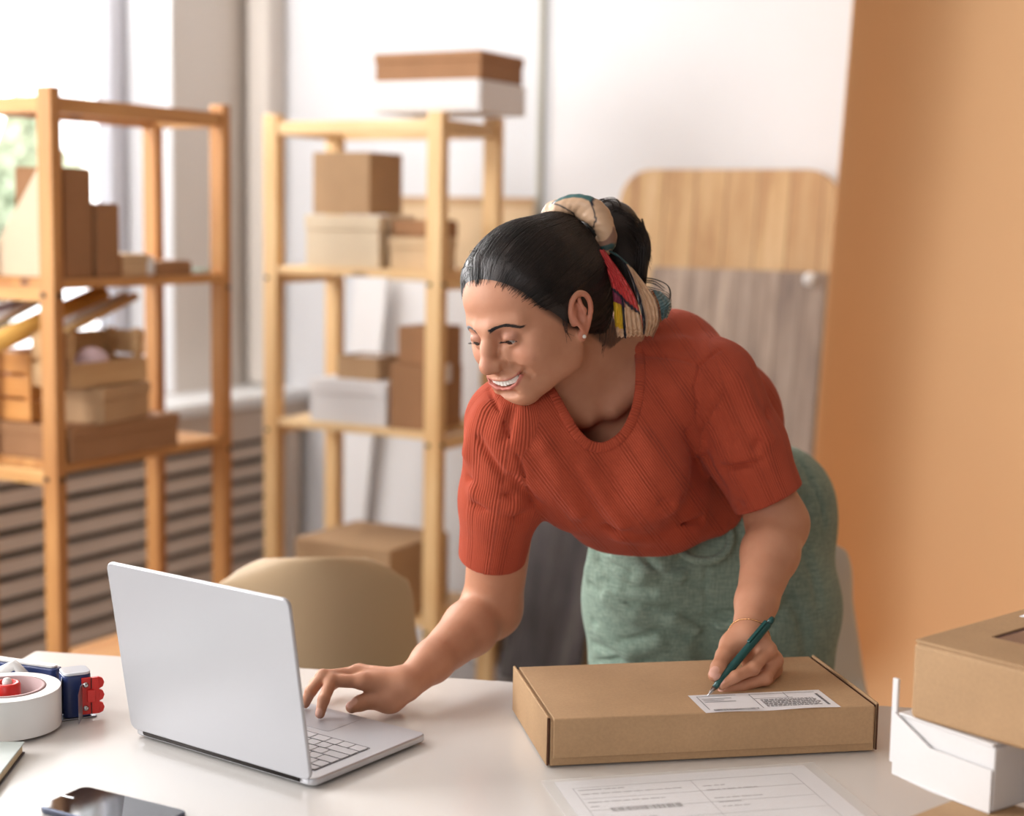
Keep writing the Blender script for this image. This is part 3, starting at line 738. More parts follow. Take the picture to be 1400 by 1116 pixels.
# phone, notebook ----------------------------------------------------
ph = thing('smartphone', 'black smartphone lying face up at the bottom edge of the table', 'phone', (-1.143, 1.203, TZ + .0005), math.radians(1.0))
MB().prism(rrect(.148, .072, .011, 6), 0, .0075).build('case', new_mat('phone_frame', srgb(70, 74, 88), .25, .8), ph, bevel=.002, seg=3)
MB().prism(rrect(.143, .067, .009, 6), .0076, .0079).build('screen', new_mat('phone_glass', srgb(22, 22, 28), .04), ph)
MB().prism(rrect(.02, .003, .0014, 3, -.066, 0), .0080, .00805, Matrix.Rotation(0, 4, 'Z')).build('earpiece', M['steel'], ph)
nbk = thing('notebook', 'dark edged notebook with cream pages at the left edge of the table', 'notebook', (-1.366, 1.293, TZ + .0005), math.radians(-58))
# local +x runs from the corner towards the viewer, +y towards the left
nb = MB().box(.001, .20, .0015, -.138, .0022, .0128); 
MB().box(.002, .199, -.138, -.0025, .0022, .0122).build('pages', plain('page_edges', srgb(214, 190, 152), .8, scale=300, var=.12), nbk)
M['cover_green'] = new_mat('grey_green_cover', srgb(176, 184, 180), .45)
cvb = MB().box(0, .201, -.140, 0, 0, .002).build('back_cover', new_mat('black_cover', srgb(44, 34, 36), .5), nbk, bevel=.0006)
MB().box(0, .201, -.140, 0, .0124, .0142).build('front_cover', M['cover_green'], nbk, bevel=.0006)

# tape dispenser ------------------------------------------------------
def on(px, py, z): q = onz(px, py, z); return Vector((q[0], q[1], z))
hc = on(10, 940, .803); tp = thing('tape_dispenser', 'blue and red tape dispenser with a white tape roll, left of the laptop', 'tape dispenser', (hc.x, hc.y, TZ + .0005), math.radians(29))
loc = lambda px, py, z: tp.matrix_basis.inverted() @ on(px, py, z)
blue = new_mat('blue_plastic', srgb(40, 56, 106), .3); red = new_mat('red_plastic', srgb(208, 40, 34), .35)
grey = new_mat('grey_metal', srgb(150, 152, 160), .3, .8); clear = new_mat('clear_lid', srgb(214, 218, 226), .12)
wt = new_mat('white_tape', srgb(222, 220, 218), .3); core = plain('core_card', srgb(178, 150, 150), .7)
R_ = .0640
rol = MB().lathe([(.046, .004), (R_, .004), (R_, .053), (.046, .053)], 64).build('tape_roll', wt, tp, True, bevel=.001)
MB().lathe([(.0415, .003), (.0458, .003), (.0458, .054), (.0415, .054)], 64).build('core', core, rol, True)
MB().lathe([(.004, .004), (.041, .004), (.041, .030), (.034, .030), (.034, .012), (.004, .012)], 40).build('hub', wt, tp, True)
MB().lathe([(.008, .03), (.015, .03), (.016, .034), (.016, .056), (.0145, .059), (.011, .059), (.0105, .045), (.008, .045)], 32).build('hub_knob', red, tp, True)
MB().lathe([(0, .012), (.006, .012), (.006, .060), (.004, .064), (0, .0645)], 20, closed=False).build('spindle', wt, tp, True)
hd = loc(112, 980, TZ); 
# head frame in local coordinates
plate = MB(); a = loc(134, 982, TZ); b = loc(90, 988, TZ); ux = (a - b); ux.z = 0; hx = ux.normalized(); hy = Vector((-hx.y, hx.x, 0))
Hm = Matrix(((hx.x, hy.x, 0, b.x), (hx.y, hy.y, 0, b.y), (0, 0, 1, 0), (0, 0, 0, 1)))
hw_ = ux.length
MB().box(-.075, hw_, .004, .036, 0, .002, Hm).build('side_plate', grey, tp, bevel=.0008)
MB().prism(rrect(hw_ - .005, .034, .008, 4, hw_ / 2 - .003, .022), .0025, .056, Hm).build('head', blue, tp, bevel=.001)
MB().prism(rrect(hw_ - .006, .033, .008, 4, hw_ / 2 - .003, .022), .0562, .060, Hm).build('clear_top', clear, tp, bevel=.001)
br = MB(); x0_ = hw_ * .52
br.box(x0_, hw_ * .80, .0005, .0045, .006, .053, Hm).box(hw_ * .80, hw_ + .002, -.001, .0045, .006, .053, Hm)
for k in range(3):
    zc = .0135 + k * .016
    br.add([(hw_ + .002, -.001, zc - .0075), (hw_ + .0065, -.001, zc - .0055), (hw_ + .0085, -.001, zc), (hw_ + .0065, -.001, zc + .0055), (hw_ + .002, -.001, zc + .0075),
            (hw_ + .002, .0045, zc - .0075), (hw_ + .0065, .0045, zc - .0055), (hw_ + .0085, .0045, zc), (hw_ + .0065, .0045, zc + .0055), (hw_ + .002, .0045, zc + .0075)],
           [(0, 1, 2, 3, 4), (9, 8, 7, 6, 5), (0, 5, 6, 1), (1, 6, 7, 2), (2, 7, 8, 3), (3, 8, 9, 4)], Hm)
br.box(x0_ + .006, hw_ * .9, -.0035, -.001, .022, .038, Hm)
rb = br.build('brake_comb', red, tp, bevel=.0006)
MB().box(hw_ * .795, hw_ * .815, -.0014, .0, .006, .021, Hm).box(hw_ * .795, hw_ * .815, -.0014, .0, .039, .053, Hm).build('comb_groove', M['dark'], rb)
for zc in (.0145, .0445):
    MB().lathe([(0, -.002), (.0036, -.002), (.0036, 0), (.002, .0012), (0, .0014)], 16, Hm @ Matrix.Translation((x0_ + .0045, -.001, zc)) @ Matrix.Rotation(P / 2, 4, 'X'), closed=False).build('screw', M['steel'], tp, True)
MB().add([(hw_ * .30, -.016, -.0), (hw_ * .52, -.001, .004), (hw_ * .52, -.001, .048), (hw_ * .40, -.010, .046), (hw_ * .30, -.016, .038),
          (hw_ * .30, -.0168, -.0), (hw_ * .52, -.0018, .004), (hw_ * .52, -.0018, .048), (hw_ * .40, -.0108, .046), (hw_ * .30, -.0168, .038)],
         [(0, 1, 2, 3, 4), (9, 8, 7, 6, 5)] + [(i, i + 5, (i + 1) % 5 + 5, (i + 1) % 5) for i in range(5)], Hm).build('blade', grey, tp)
hp0 = loc(78, 926, .79); hp1 = loc(-6, 914, .79); dv = hp1 - hp0; dv.z = 0; L_ = dv.length; g_ = dv.normalized(); gn = Vector((-g_.y, g_.x, 0))
Gm = Matrix(((g_.x, gn.x, 0, hp0.x), (g_.y, gn.y, 0, hp0.y), (0, 0, 1, 0), (0, 0, 0, 1)))
MB().prism(rrect(L_ + .05, .020, .008, 4, L_ / 2 + .025, -.005), .018, .050, Gm).build('handle', blue, tp, bevel=.002)
MB().prism(rrect(L_ + .03, .012, .005, 4, L_ / 2 + .02, -.005), .0505, .053, Gm).build('handle_inlay', wt, tp)
gd = loc(8, 915, .80)
MB().tube([gd + Vector((-.02, 0, -.03)), gd + Vector((-.01, .0, -.005)), gd + Vector((.012, 0, .006)), gd + Vector((.022, 0, -.006)), gd + Vector((.024, 0, -.03))], .007, 10).build('guard', wt, tp, True)
# tape film from the roll to the head
e1 = Hm @ Vector((.004, .034, 0)); r1 = Vector((R_ * .35, R_ * .92, 0)); film = MB()
r1 = Vector((R_ * math.cos(math.radians(20)), R_ * math.sin(math.radians(20)), 0))
film.add([r1 + Vector((0, 0, .006)), e1 + Vector((0, 0, .006)), e1 + Vector((0, 0, .053)), r1 + Vector((0, 0, .053))], [(0, 1, 2, 3)])
fo = film.build('tape_film', new_mat('tape_film', srgb(206, 208, 214), .15), tp); so = fo.modifiers.new('t', 'SOLIDIFY'); so.thickness = .0004
# ================================================================ soft body modelling: distance fields meshed with surface nets
class Fr:
    """local frame: p_local = R^T (p - o) / s"""
    def __init__(s, o=(0, 0, 0), R=None, sc_=1.0): s.o = np.asarray(o, float); s.R = np.eye(3) if R is None else np.asarray(R, float); s.s = sc_
    def loc(s, Pt): return ((Pt - s.o) @ s.R) / s.s
    def wor(s, q): return (np.asarray(q, float) * s.s) @ s.R.T + s.o
WORLD = Fr()
def d_ell(c, r, R=None):
    c, r = np.asarray(c, float), np.asarray(r, float)
    def f(p):
        q = p - c
        if R is not None: q = q @ R
        k0 = np.sqrt(((q / r) ** 2).sum(1)) + 1e-9; k1 = np.sqrt(((q / (r * r)) ** 2).sum(1)) + 1e-9
        return k0 * (k0 - 1) / k1
    return f, c, float(r.max())
def d_cone(a, b, ra, rb, flat=None):
    """round cone; flat=(axis, factor) squeezes it along a direction"""
    a, b = np.asarray(a, float), np.asarray(b, float); ab = b - a; L2 = ab @ ab + 1e-12
    if flat is not None: ax = np.asarray(flat[0], float); ax = ax / np.linalg.norm(ax); k = flat[1]
    def f(p):
        q = p - a; t = np.clip((q @ ab) / L2, 0, 1); d = q - t[:, None] * ab; r = ra + (rb - ra) * t
        if flat is not None:
            h = d @ ax; d = d + np.outer(h * (1 / k - 1), ax)
            n = np.sqrt((d * d).sum(1)); return (n - r) * (k if k < 1 else 1)
        return np.sqrt((d * d).sum(1)) - r
    rm = max(ra, rb) * (1 if flat is None else max(1, flat[1]))
    return f, (a + b) / 2, float(np.sqrt(L2) / 2 + rm)
def _cm(): pass
class Sdf:
    def __init__(s): s.ops = []
    def _a(s, op, prim, k, fr):
        f, c, r = prim; s.ops.append((op, f, k, fr, fr.wor(np.asarray(c)[None])[0] if c is not None else None, (r + 0) * fr.s if r is not None else None)); return s
    def add(s, prim, k=.01, fr=WORLD): return s._a('+', prim, k, fr)
    def sub(s, prim, k=.003, fr=WORLD): return s._a('-', prim, k, fr)
    def cap(s, prim, k=.002, fr=WORLD): return s._a('&', prim, k, fr)
    def __call__(s, Pt, cen=None, rad=None):
        d = np.full(len(Pt), 1.0); cache = {}
        for op, f, k, fr, c, r in s.ops:
            if cen is not None and c is not None and op != '&':
                gap = np.linalg.norm(c - cen) - r - rad
                if gap > max(3 * k, .012) + .012: continue
            if id(fr) not in cache: cache[id(fr)] = Pt if fr is WORLD else fr.loc(Pt)
            e = f(cache[id(fr)]) * fr.s
            if op == '+':
                h = np.maximum(k - np.abs(d - e), 0) / k; d = np.minimum(d, e) - h * h * k * .25
            elif op == '-':
                e = -e; h = np.maximum(k - np.abs(d - e), 0) / k; d = np.maximum(d, e) + h * h * k * .25
            else:
                h = np.maximum(k - np.abs(d - e), 0) / k; d = np.maximum(d, e) + h * h * k * .25
        return d
CORN = np.array([(i, j, k) for i in (0, 1) for j in (0, 1) for k in (0, 1)])
def mesh_sdf(fn, lo, hi, h, B=8):
    lo = np.asarray(lo, float); hi = np.asarray(hi, float)
    nb = np.ceil((hi - lo) / (h * B)).astype(int)
    I = np.stack(np.meshgrid(*[np.arange(n) for n in nb], indexing='ij'), -1).reshape(-1, 3)
    cen = lo + (I + .5) * h * B
    # two-level cull
    d = np.concatenate([fn(cen[i:i + 200000]) for i in range(0, len(cen), 200000)])
    keep = np.abs(d) < h * B * .87 * 1.35 + .006
    I = I[keep]; cen = cen[keep]
    S = 4; key = (I // S) @ np.array([1, 10007, 10007 * 10007]); order = np.argsort(key, kind='stable'); I = I[order]; cen = cen[order]; key = key[order]
    cuts = np.flatnonzero(np.diff(key)) + 1; groups = np.split(np.arange(len(I)), cuts)
    n1 = B + 1; g = np.stack(np.meshgrid(np.arange(n1), np.arange(n1), np.arange(n1), indexing='ij'), -1).reshape(-1, 3)
    NB = nb * B + 2; mul = np.array([NB[1] * NB[2], NB[2], 1], dtype=np.int64)
    cid = []; cpos = []; eid = [[], [], []]; esg = [[], [], []]
    E12 = [(a, b) for a in range(8) for b in range(a + 1, 8) if np.abs(CORN[a] - CORN[b]).sum() == 1]
    for gr in groups:
        if len(gr) == 0: continue
        base = I[gr] * B
        idx = base[:, None, :] + g[None]; P_ = lo + idx.reshape(-1, 3) * h
        c0 = P_.mean(0); r0 = np.sqrt(((P_ - c0) ** 2).sum(1).max())
        D = fn(P_, c0, r0).reshape(len(gr), n1, n1, n1)
        s_ = D < 0
        cs = np.zeros((len(gr), B, B, B), np.int8)
        for (i, j, k) in CORN: cs += s_[:, i:i + B, j:j + B, k:k + B]
        act = np.argwhere((cs > 0) & (cs < 8))
        if len(act) == 0: continue
        bi = act[:, 0]; c = act[:, 1:]
        dv = np.stack([D[bi, c[:, 0] + i, c[:, 1] + j, c[:, 2] + k] for (i, j, k) in CORN], 1)
        acc = np.zeros((len(act), 3)); cnt = np.zeros(len(act))
        for a, b in E12:
            da, db = dv[:, a], dv[:, b]; m = (da < 0) != (db < 0); t = np.where(m, da / np.where(m, da - db, 1), 0)
            pt = CORN[a] + t[:, None] * (CORN[b] - CORN[a]); acc += np.where(m[:, None], pt, 0); cnt += m
        gi = base[bi] + c
        cid.append(gi @ mul); cpos.append(lo + (gi + acc / cnt[:, None]) * h)
        for ax in range(3):
            o = [0, 0, 0]; o[ax] = 1
            d0 = dv[:, 0]; d1 = dv[:, [4, 2, 1][ax]]; m = (d0 < 0) != (d1 < 0)
            eid[ax].append(gi[m]); esg[ax].append((d0[m] < 0))
    cid = np.concatenate(cid); cpos = np.concatenate(cpos); o = np.argsort(cid); cid = cid[o]; cpos = cpos[o]
    quads = []
    for ax in range(3):
        gi = np.concatenate(eid[ax]); sg = np.concatenate(esg[ax]); u, v = [(1, 2), (2, 0), (0, 1)][ax]
        du = np.zeros(3, int); du[u] = 1; dw = np.zeros(3, int); dw[v] = 1
        q = [gi, gi - du, gi - du - dw, gi - dw]; ids = np.stack([x @ mul for x in q], 1)
        pos = np.searchsorted(cid, ids); pos = np.clip(pos, 0, len(cid) - 1); ok = (cid[pos] == ids).all(1) & (gi > 0).all(1)
        pos = pos[ok]; sg = sg[ok]; pos[~sg] = pos[~sg][:, ::-1]; quads.append(pos)
    Q = np.concatenate(quads)
    return cpos, Q
def march(fn, O, D, t0, t1, n=64):
    """first hit of rays O + t D on fn; O, D arrays; nan where missed"""
    O = np.atleast_2d(O); D = np.atleast_2d(D); D = D / np.linalg.norm(D, axis=1, keepdims=True)
    O = np.broadcast_to(O, D.shape) if len(O) == 1 else O; D = np.broadcast_to(D, O.shape) if len(D) == 1 else D
    ts = np.linspace(t0, t1, n); prev = fn(O + D * t0); hit = np.full(len(O), np.nan); done = np.zeros(len(O), bool)
    for a, b in zip(ts[:-1], ts[1:]):
        cur = fn(O + D * b); m = (prev > 0) & (cur <= 0) & ~done
        if m.any():
            lo_ = np.full(m.sum(), a); hi_ = np.full(m.sum(), b)
            for _ in range(9):
                mid = (lo_ + hi_) / 2; s_ = fn(O[m] + D[m] * mid[:, None]) > 0; lo_ = np.where(s_, mid, lo_); hi_ = np.where(s_, hi_, mid)
            hit[m] = (lo_ + hi_) / 2; done |= m
        prev = cur
    return O + D * hit[:, None]
def grad(fn, Pt, e=.0008):
    G = np.stack([fn(Pt + np.eye(3)[i] * e) - fn(Pt - np.eye(3)[i] * e) for i in range(3)], 1)
    return G / (np.linalg.norm(G, axis=1, keepdims=True) + 1e-9)
def mcol(name, rough=.5, sss=0., spec=.5, sheen=0.):
    """material that takes the thing's own colours from its mesh"""
    m = new_mat(name, (1, 1, 1, 1), rough, 0, spec, sheen, sss); t = NT(m); a = t.n('ShaderNodeVertexColor', layer_name='Col'); return m, t, a.outputs[0]
def lin(r, g, b): return np.array(srgb(r, g, b)[:3])
def catmull(pts, n):
    pts = np.asarray(pts, float); P_ = np.vstack([2 * pts[0] - pts[1], pts, 2 * pts[-1] - pts[-2]]); out = []
    for i in range(1, len(P_) - 2):
        for k in range(n):
            t = k / n; a, b, c, d = P_[i - 1], P_[i], P_[i + 1], P_[i + 2]
            out.append(.5 * ((2 * b) + (c - a) * t + (2 * a - 5 * b + 4 * c - d) * t * t + (-a + 3 * b - 3 * c + d) * t ** 3))
    out.append(P_[-2]); return np.array(out)
# ================================================================ the woman
person = thing('person', 'woman in rust ribbed top and green trousers leaning over the table, writing on a box', 'person')
PO = W(985, 800, 2.50); person.location = (PO[0], PO[1], 0); PO = np.array([PO[0], PO[1], 0.0])
def pmesh(name, V, Q, mat, parent=None, **k):
    return mesh_obj(name, V - PO, Q, mat, parent or person, True, **k)
# ---- head frame: local x = her left, y = backwards, z = up
HS = .937
def rotzyx(a, b, c):
    a, b, c = map(math.radians, (a, b, c))
    Rz = np.array([[math.cos(a), -math.sin(a), 0], [math.sin(a), math.cos(a), 0], [0, 0, 1]])
    Rx = np.array([[1, 0, 0], [0, math.cos(b), -math.sin(b)], [0, math.sin(b), math.cos(b)]])
    Ry = np.array([[math.cos(c), 0, math.sin(c)], [0, 1, 0], [-math.sin(c), 0, math.cos(c)]])
    return Rz @ Rx @ Ry
CAMB = np.stack([CR, CF, CU], 1)                       # camera axes as columns
HR = CAMB @ rotzyx(-45.5, 26.5, .5)
HO = CC + CAMB @ np.array([.0285, 2.03, .1105])
HF = Fr(HO, HR, HS)
EX, EY, EZ = .0308, -.0745, .0122                       # eyeball centre
def build_head(S):
    A = lambda prim, k=.01: S.add(prim, k, HF)
    U = lambda prim, k=.003: S.sub(prim, k, HF)
    A(d_ell((0, .012, .048), (.073, .093, .083)), .02)
    A(d_ell((0, -.040, .052), (.060, .044, .050)), .02)
    A(d_ell((0, -.030, -.002), (.060, .053, .070)), .02)
    A(d_ell((0, -.043, -.044), (.046, .040, .036)), .02)
    for s in (-1, 1):
        A(d_cone((s * .058, .004, -.026), (s * .049, -.008, -.050), .016, .016), .02)
        A(d_cone((s * .049, -.008, -.050), (s * .018, -.066, -.070), .018, .017), .02)
        A(d_ell((s * .038, -.062, -.016), (.022, .020, .019)), .018)          # cheek, lifted by the smile
        A(d_ell((s * .050, -.035, .004), (.015, .030, .016)), .02)            # cheekbone
        A(d_ell((s * .047, -.028, -.024), (.019, .034, .030)), .02)
    A(d_cone((-.010, -.0715, -.0725), (.010, -.0715, -.0725), .0155, .0155), .014)                 # chin
    A(d_cone((-.013, -.0710, -.044), (.013, -.0710, -.044), .021, .021), .018)                    # muzzle
    for s in (-1, 1):
        A(d_cone((s * .012, -.0865, .0295), (s * .042, -.068, .0295), .008, .007), .016)   # brow ridge
        U(d_ell((s * .031, -.094, .0125), (.019, .011, .0125)), .014)
        A(d_ell((s * EX, EY, EZ), (.0140, .0140, .0140)), .004)               # lids over the eyeball
        U(d_cone((s * (EX - .0125), -.0885, EZ + .0088), (s * (EX + .0135), -.0820, EZ + .0088), .0006, .0006), .0035)   # lid crease
        pass
    for s in (-1, 1): A(d_cone((s * .0170, -.0810, -.0060), (s * .0165, -.0840, -.0160), .0090, .0080), .010)
    # nose
    A(d_cone((0, -.0825, .027), (0, -.0970, .004), .0065, .0078), .012)
    A(d_cone((0, -.0970, .004), (0, -.1070, -.0145), .0078, .0090), .010)
    A(d_cone((0, -.1070, -.0175), (0, -.1072, -.0178), .0100, .0100), .008)
    for s in (-1, 1):
        A(d_cone((s * .0110, -.1000, -.0200), (s * .0125, -.0930, -.0195), .0070, .0062), .009)
        U(d_ell((s * .0066, -.1020, -.0282), (.0036, .0058, .0042)), .002)
        U(d_cone((s * .0180, -.0950, -.0110), (s * .0205, -.0885, -.0190), .0008, .0008), .0045)
    A(d_cone((0, -.0990, -.0265), (0, -.0940, -.0320), .0035, .0032), .006)
    ops_ = [o for o in S.ops if o[3] is HF]; T_ = Sdf(); T_.ops = [(o[0], o[1], o[2], WORLD, None, None) for o in ops_]
    def onf(xz, out=0.0):
        xz = np.array(xz, float); O = np.stack([xz[:, 0], np.full(len(xz), -.16), xz[:, 1]], 1)
        h = march(T_, O, np.array([[0, 1., 0]]), 0, .15, 80); h[:, 1] -= out; return h
    global LIPU, LIPL, LIPO
    up = onf([(-.0350, -.0360), (-.0235, -.0420), (-.011, -.0435), (-.004, -.0422), (0, -.0430), (.004, -.0422), (.011, -.0435), (.0235, -.0420), (.0350, -.0360)])
    lo = onf([(-.0350, -.0365), (-.0245, -.0490), (-.012, -.0560), (0, -.0580), (.012, -.0560), (.0245, -.0490), (.0350, -.0365)])
    LIPU, LIPL = up, lo
    up[:, 1] += .0006; lo[:, 1] += .0008
    ru = [.0008, .0017, .0023, .0026, .0025, .0026, .0023, .0017, .0008]; rl = [.0008, .0021, .0029, .0033, .0029, .0021, .0008]
    for i in range(8): A(d_cone(up[i], up[i + 1], ru[i], ru[i + 1]), .0025)
    for i in range(6): A(d_cone(lo[i], lo[i + 1], rl[i], rl[i + 1]), .0030)
    op = onf([(-.0335, -.0370), (-.0225, -.0455), (-.011, -.0488), (0, -.0500), (.011, -.0488), (.0225, -.0455), (.0335, -.0370)])
    LIPO = op
    ro = [.0007, .0034, .0048, .0050, .0048, .0034, .0007]
    for k_ in (.0, .004, .008):
        for i in range(6): U(d_cone(op[i] + (0, k_, 0), op[i + 1] + (0, k_, 0), ro[i], ro[i + 1]), .0008)
    U(d_ell((0, -.0885, -.0650), (.016, .0045, .004)), .009)                  # hollow under the lower lip
    for s in (-1, 1):
        fl_ = onf([(s * .0185, -.0220), (s * .0290, -.0280), (s * .0385, -.0370), (s * .0405, -.0450)])
        for i in range(3): U(d_cone(fl_[i], fl_[i + 1], (.0012, .0015, .0014)[i], .0014), .008)
        cr_ = onf([(s * .0380, -.0355)])[0]; U(d_cone(cr_ + (0, .001, .003), cr_ + (0, .001, -.003), .0012, .0012), .007)
    # eye slits: nearly closed, looking down
    for s in (-1, 1):
        sl_ = [(s * (EX - .0130), -.0868, EZ - .0056), (s * (EX - .005), -.0898, EZ - .0060), (s * (EX + .005), -.0884, EZ - .0058), (s * (EX + .0150), -.0800, EZ - .0046)]
        rs_ = [.0012, .0055, .0054, .0014]
        for i in range(3): U(d_cone(sl_[i], sl_[i + 1], rs_[i], rs_[i + 1]), .0008)
    # ears
    for s in (-1, 1):
        R = rotzyx(s * 22, 0, s * -8)
        A(d_ell((s * .0760, .0100, .0040), (.0048, .0155, .0285), R), .004)
        rim = [(s * .0740, -.0030, -.004), (s * .0785, -.0045, .014), (s * .0815, .003, .028), (s * .0850, .0150, .0335), (s * .0880, .0250, .0250), (s * .0870, .0265, .0080), (s * .0820, .0185, -.0110), (s * .0775, .0085, -.0225)]
        rim = catmull(rim, 3)
        for i in range(len(rim) - 1): A(d_cone(rim[i], rim[i + 1], .0027, .0027), .004)
        A(d_ell((s * .0775, .0035, -.0235), (.0040, .0072, .0085)), .004)     # lobe
        anti = [(s * .0815, .0150, .024), (s * .0825, .0160, .008), (s * .0800, .0120, -.008)]
        for i in range(2): A(d_cone(anti[i], anti[i + 1], .0030, .0030), .005)
        U(d_ell((s * .0850, .0070, .0030), (.0080, .0062, .0100)), .003)      # concha
        A(d_ell((s * .0768, -.0030, -.0010), (.0035, .0035, .0060)), .003)    # tragus

# ---- skeleton (sight lines + distances)
NB_ = W(853, 482, 2.155)                                 # base of the neck
SL, SR = W(979, 523, 2.14), W(700, 580, 2.06)           # shoulder joints
# left arm (writes)
EL = W(1064, 716, 2.16)
WRL = W(1022, 868, 2.000)
# right arm (touches the laptop)
ER = W(673, 832, 2.20)
WRR = onz(556, 936, .792)
HIP = W(975, 850, 2.40)
HDS = Sdf(); build_head(HDS); body = Sdf()
neck_t = HF.wor([(0, .028, -.045)])[0]
CH = W(815, 560, 2.16)                                  # chest
body.add(d_cone(neck_t, NB_ + (CH - NB_) * .12, .048, .050), .025)
body.add(d_cone(HF.wor([(0, -.020, -.052)])[0], NB_ + (CH - NB_) * .35, .026, .045), .03)
HDS.add(d_cone(neck_t, NB_ + (CH - NB_) * .12, .048, .048), .02)
HDS.add(d_cone(HF.wor([(0, -.020, -.052)])[0], NB_ + (CH - NB_) * .35, .026, .045), .014)
# torso core
lat = (SL - SR) / np.linalg.norm(SL - SR)
body.add(d_cone(W(830, 525, 2.17), W(850, 600, 2.20), .088, .090, (np.cross(lat, CU) , .75)), .04)
body.add(d_cone(W(850, 600, 2.22), W(940, 710, 2.36), .085, .080), .05)
body.add(d_cone(W(940, 710, 2.36), W(975, 850, 2.46), .08, .07), .05)
body.add(d_cone(NB_ + (CH - NB_) * .32 + CF * .012, SL + CF * .01, .030, .036), .04)
body.add(d_cone(NB_ + (CH - NB_) * .28, SR, .038, .042), .04)
# collarbones: faint ridges
body.add(d_cone(W(838, 560, 2.090), W(900, 500, 2.10), .009, .009), .030)
body.add(d_cone(W(800, 572, 2.080), W(740, 566, 2.06), .009, .009), .030)
for (a, b, c_, r0, r1, r2, r3, r4) in ((SL, EL, WRL, .040, .040, .037, .0265, .0205), (SR, ER, WRR, .046, .041, .036, .0265, .0205)):
    body.add(d_cone(a, b, r0, r1), .03)
    q = b + (c_ - b) * .28
    body.add(d_cone(b, q, r2, r2 + .001), .02); body.add(d_cone(q, b + (c_ - b) * .72, r2 + .001, r3), .012); body.add(d_cone(b + (c_ - b) * .72, c_, r3, r4), .012)
TIPS = []
def hand(S, wrist, fingers, thumb, palm_r, kk=.006):
    """fingers: list of joint lists [mcp, pip, dip, tip]; thumb the same"""
    wr = np.asarray(wrist)
    mc = [f[0] for f in fingers]
    for i, f in enumerate(fingers):
        S.add(d_cone(wr + (f[0] - wr) * .18, f[0], palm_r[0], palm_r[1]), .012)
    for f, rr_ in zip(fingers, ([.0090, .0082, .0073, .0062], [.0090, .0083, .0074, .0063], [.0088, .0080, .0071, .0060], [.0078, .0070, .0062, .0053])):
        for i in range(3): S.add(d_cone(f[i], f[i + 1], rr_[i], rr_[i + 1]), .0030 if i else .007)
        S.add(d_ell(f[1], (rr_[1] * 1.07,) * 3), .003)
        TIPS.append((f[2], f[3], rr_[3]))
    rt = [.0145, .0115, .0098, .0080]
    for i in range(3): S.add(d_cone(thumb[i], thumb[i + 1], rt[i], rt[i + 1]), .010 if i == 0 else .004)
    S.add(d_cone(wr + (thumb[0] - wr) * .2, thumb[0], .016, .0150), .014)
    TIPS.append((thumb[2], thumb[3], rt[3]))
# right hand over the laptop's corner
zt_ = TZ + .0165
iR = [onz(497, 932, .800), onz(453, 931, .802), onz(442.5, 957, .786), onz(437.5, 976, zt_ + .004)]
mR = [onz(486, 922, .803), onz(441, 925, .806), onz(425, 945, .790), onz(417, 962, zt_ + .004)]
rR = [onz(491, 919, .793), onz(447, 925, .792), onz(431, 934, .776), onz(424, 944, zt_ + .004)]
pR = [onz(503, 925, .785), onz(470, 930, .777), onz(455, 937, .766), onz(444, 944, TZ + .013)]
tR = [onz(531, 951, .779), onz(508, 957, .775), onz(492, 962, .772), onz(481, 967, .770)]
hand(body, WRR, [iR, mR, rR, pR], tR, (.0155, .0105))
body.add(d_ell(onz(533, 958, .771), (.017, .017, .0155)), .014)
body.add(d_ell(onz(536, 944, .772), (.017, .019, .017)), .014)
# left hand with the pen
zb = TZ + .0022 + .058 + .0012
iL = [W(1050, 889, 1.985), W(1029, 914.5, 1.957), W(1005, 925.5, 1.942), W(986.5, 937, 1.938)]
mL = [W(1059, 903, 1.998), W(1046, 928, 1.970), W(1015, 938, 1.958), W(988, 945.5, 1.952)]
rL = [W(1058, 915, 2.012), W(1044, 939, 1.985), W(1018, 944, 1.975), W(1000, 946, 1.985)]
pL = [W(1052, 922, 2.028), W(1041, 943, 2.002), W(1022, 945, 1.995), W(1010, 944, 2.008)]
tL = [W(1003, 882, 1.995), W(991, 897, 1.975), W(982.5, 913, 1.952), W(976.5, 923.5, 1.940)]
hand(body, WRL, [iL, mL, rL, pL], tL, (.0150, .0105))
body.add(d_ell(W(1036, 905, 2.010), (.020, .020, .020)), .015)
def hdf(p):
    c = p.mean(0); r = np.sqrt(((p - c) ** 2).sum(1).max()); return HDS(p, c, r) if r < .12 else HDS(p)
body.add((hdf, HF.wor([(0, .01, -.02)])[0], .24), .008)
def bounds(S, pad=.03):
    lo = np.full(3, 9e9); hi = -lo
    for op, f, k, fr, c, r in S.ops:
        if op == '+': lo = np.minimum(lo, c - r); hi = np.maximum(hi, c + r)
    return lo - pad, hi + pad
HB = 0.0016
lo_, hi_ = bounds(body)
BV, BQ = mesh_sdf(body, lo_, hi_, HB)
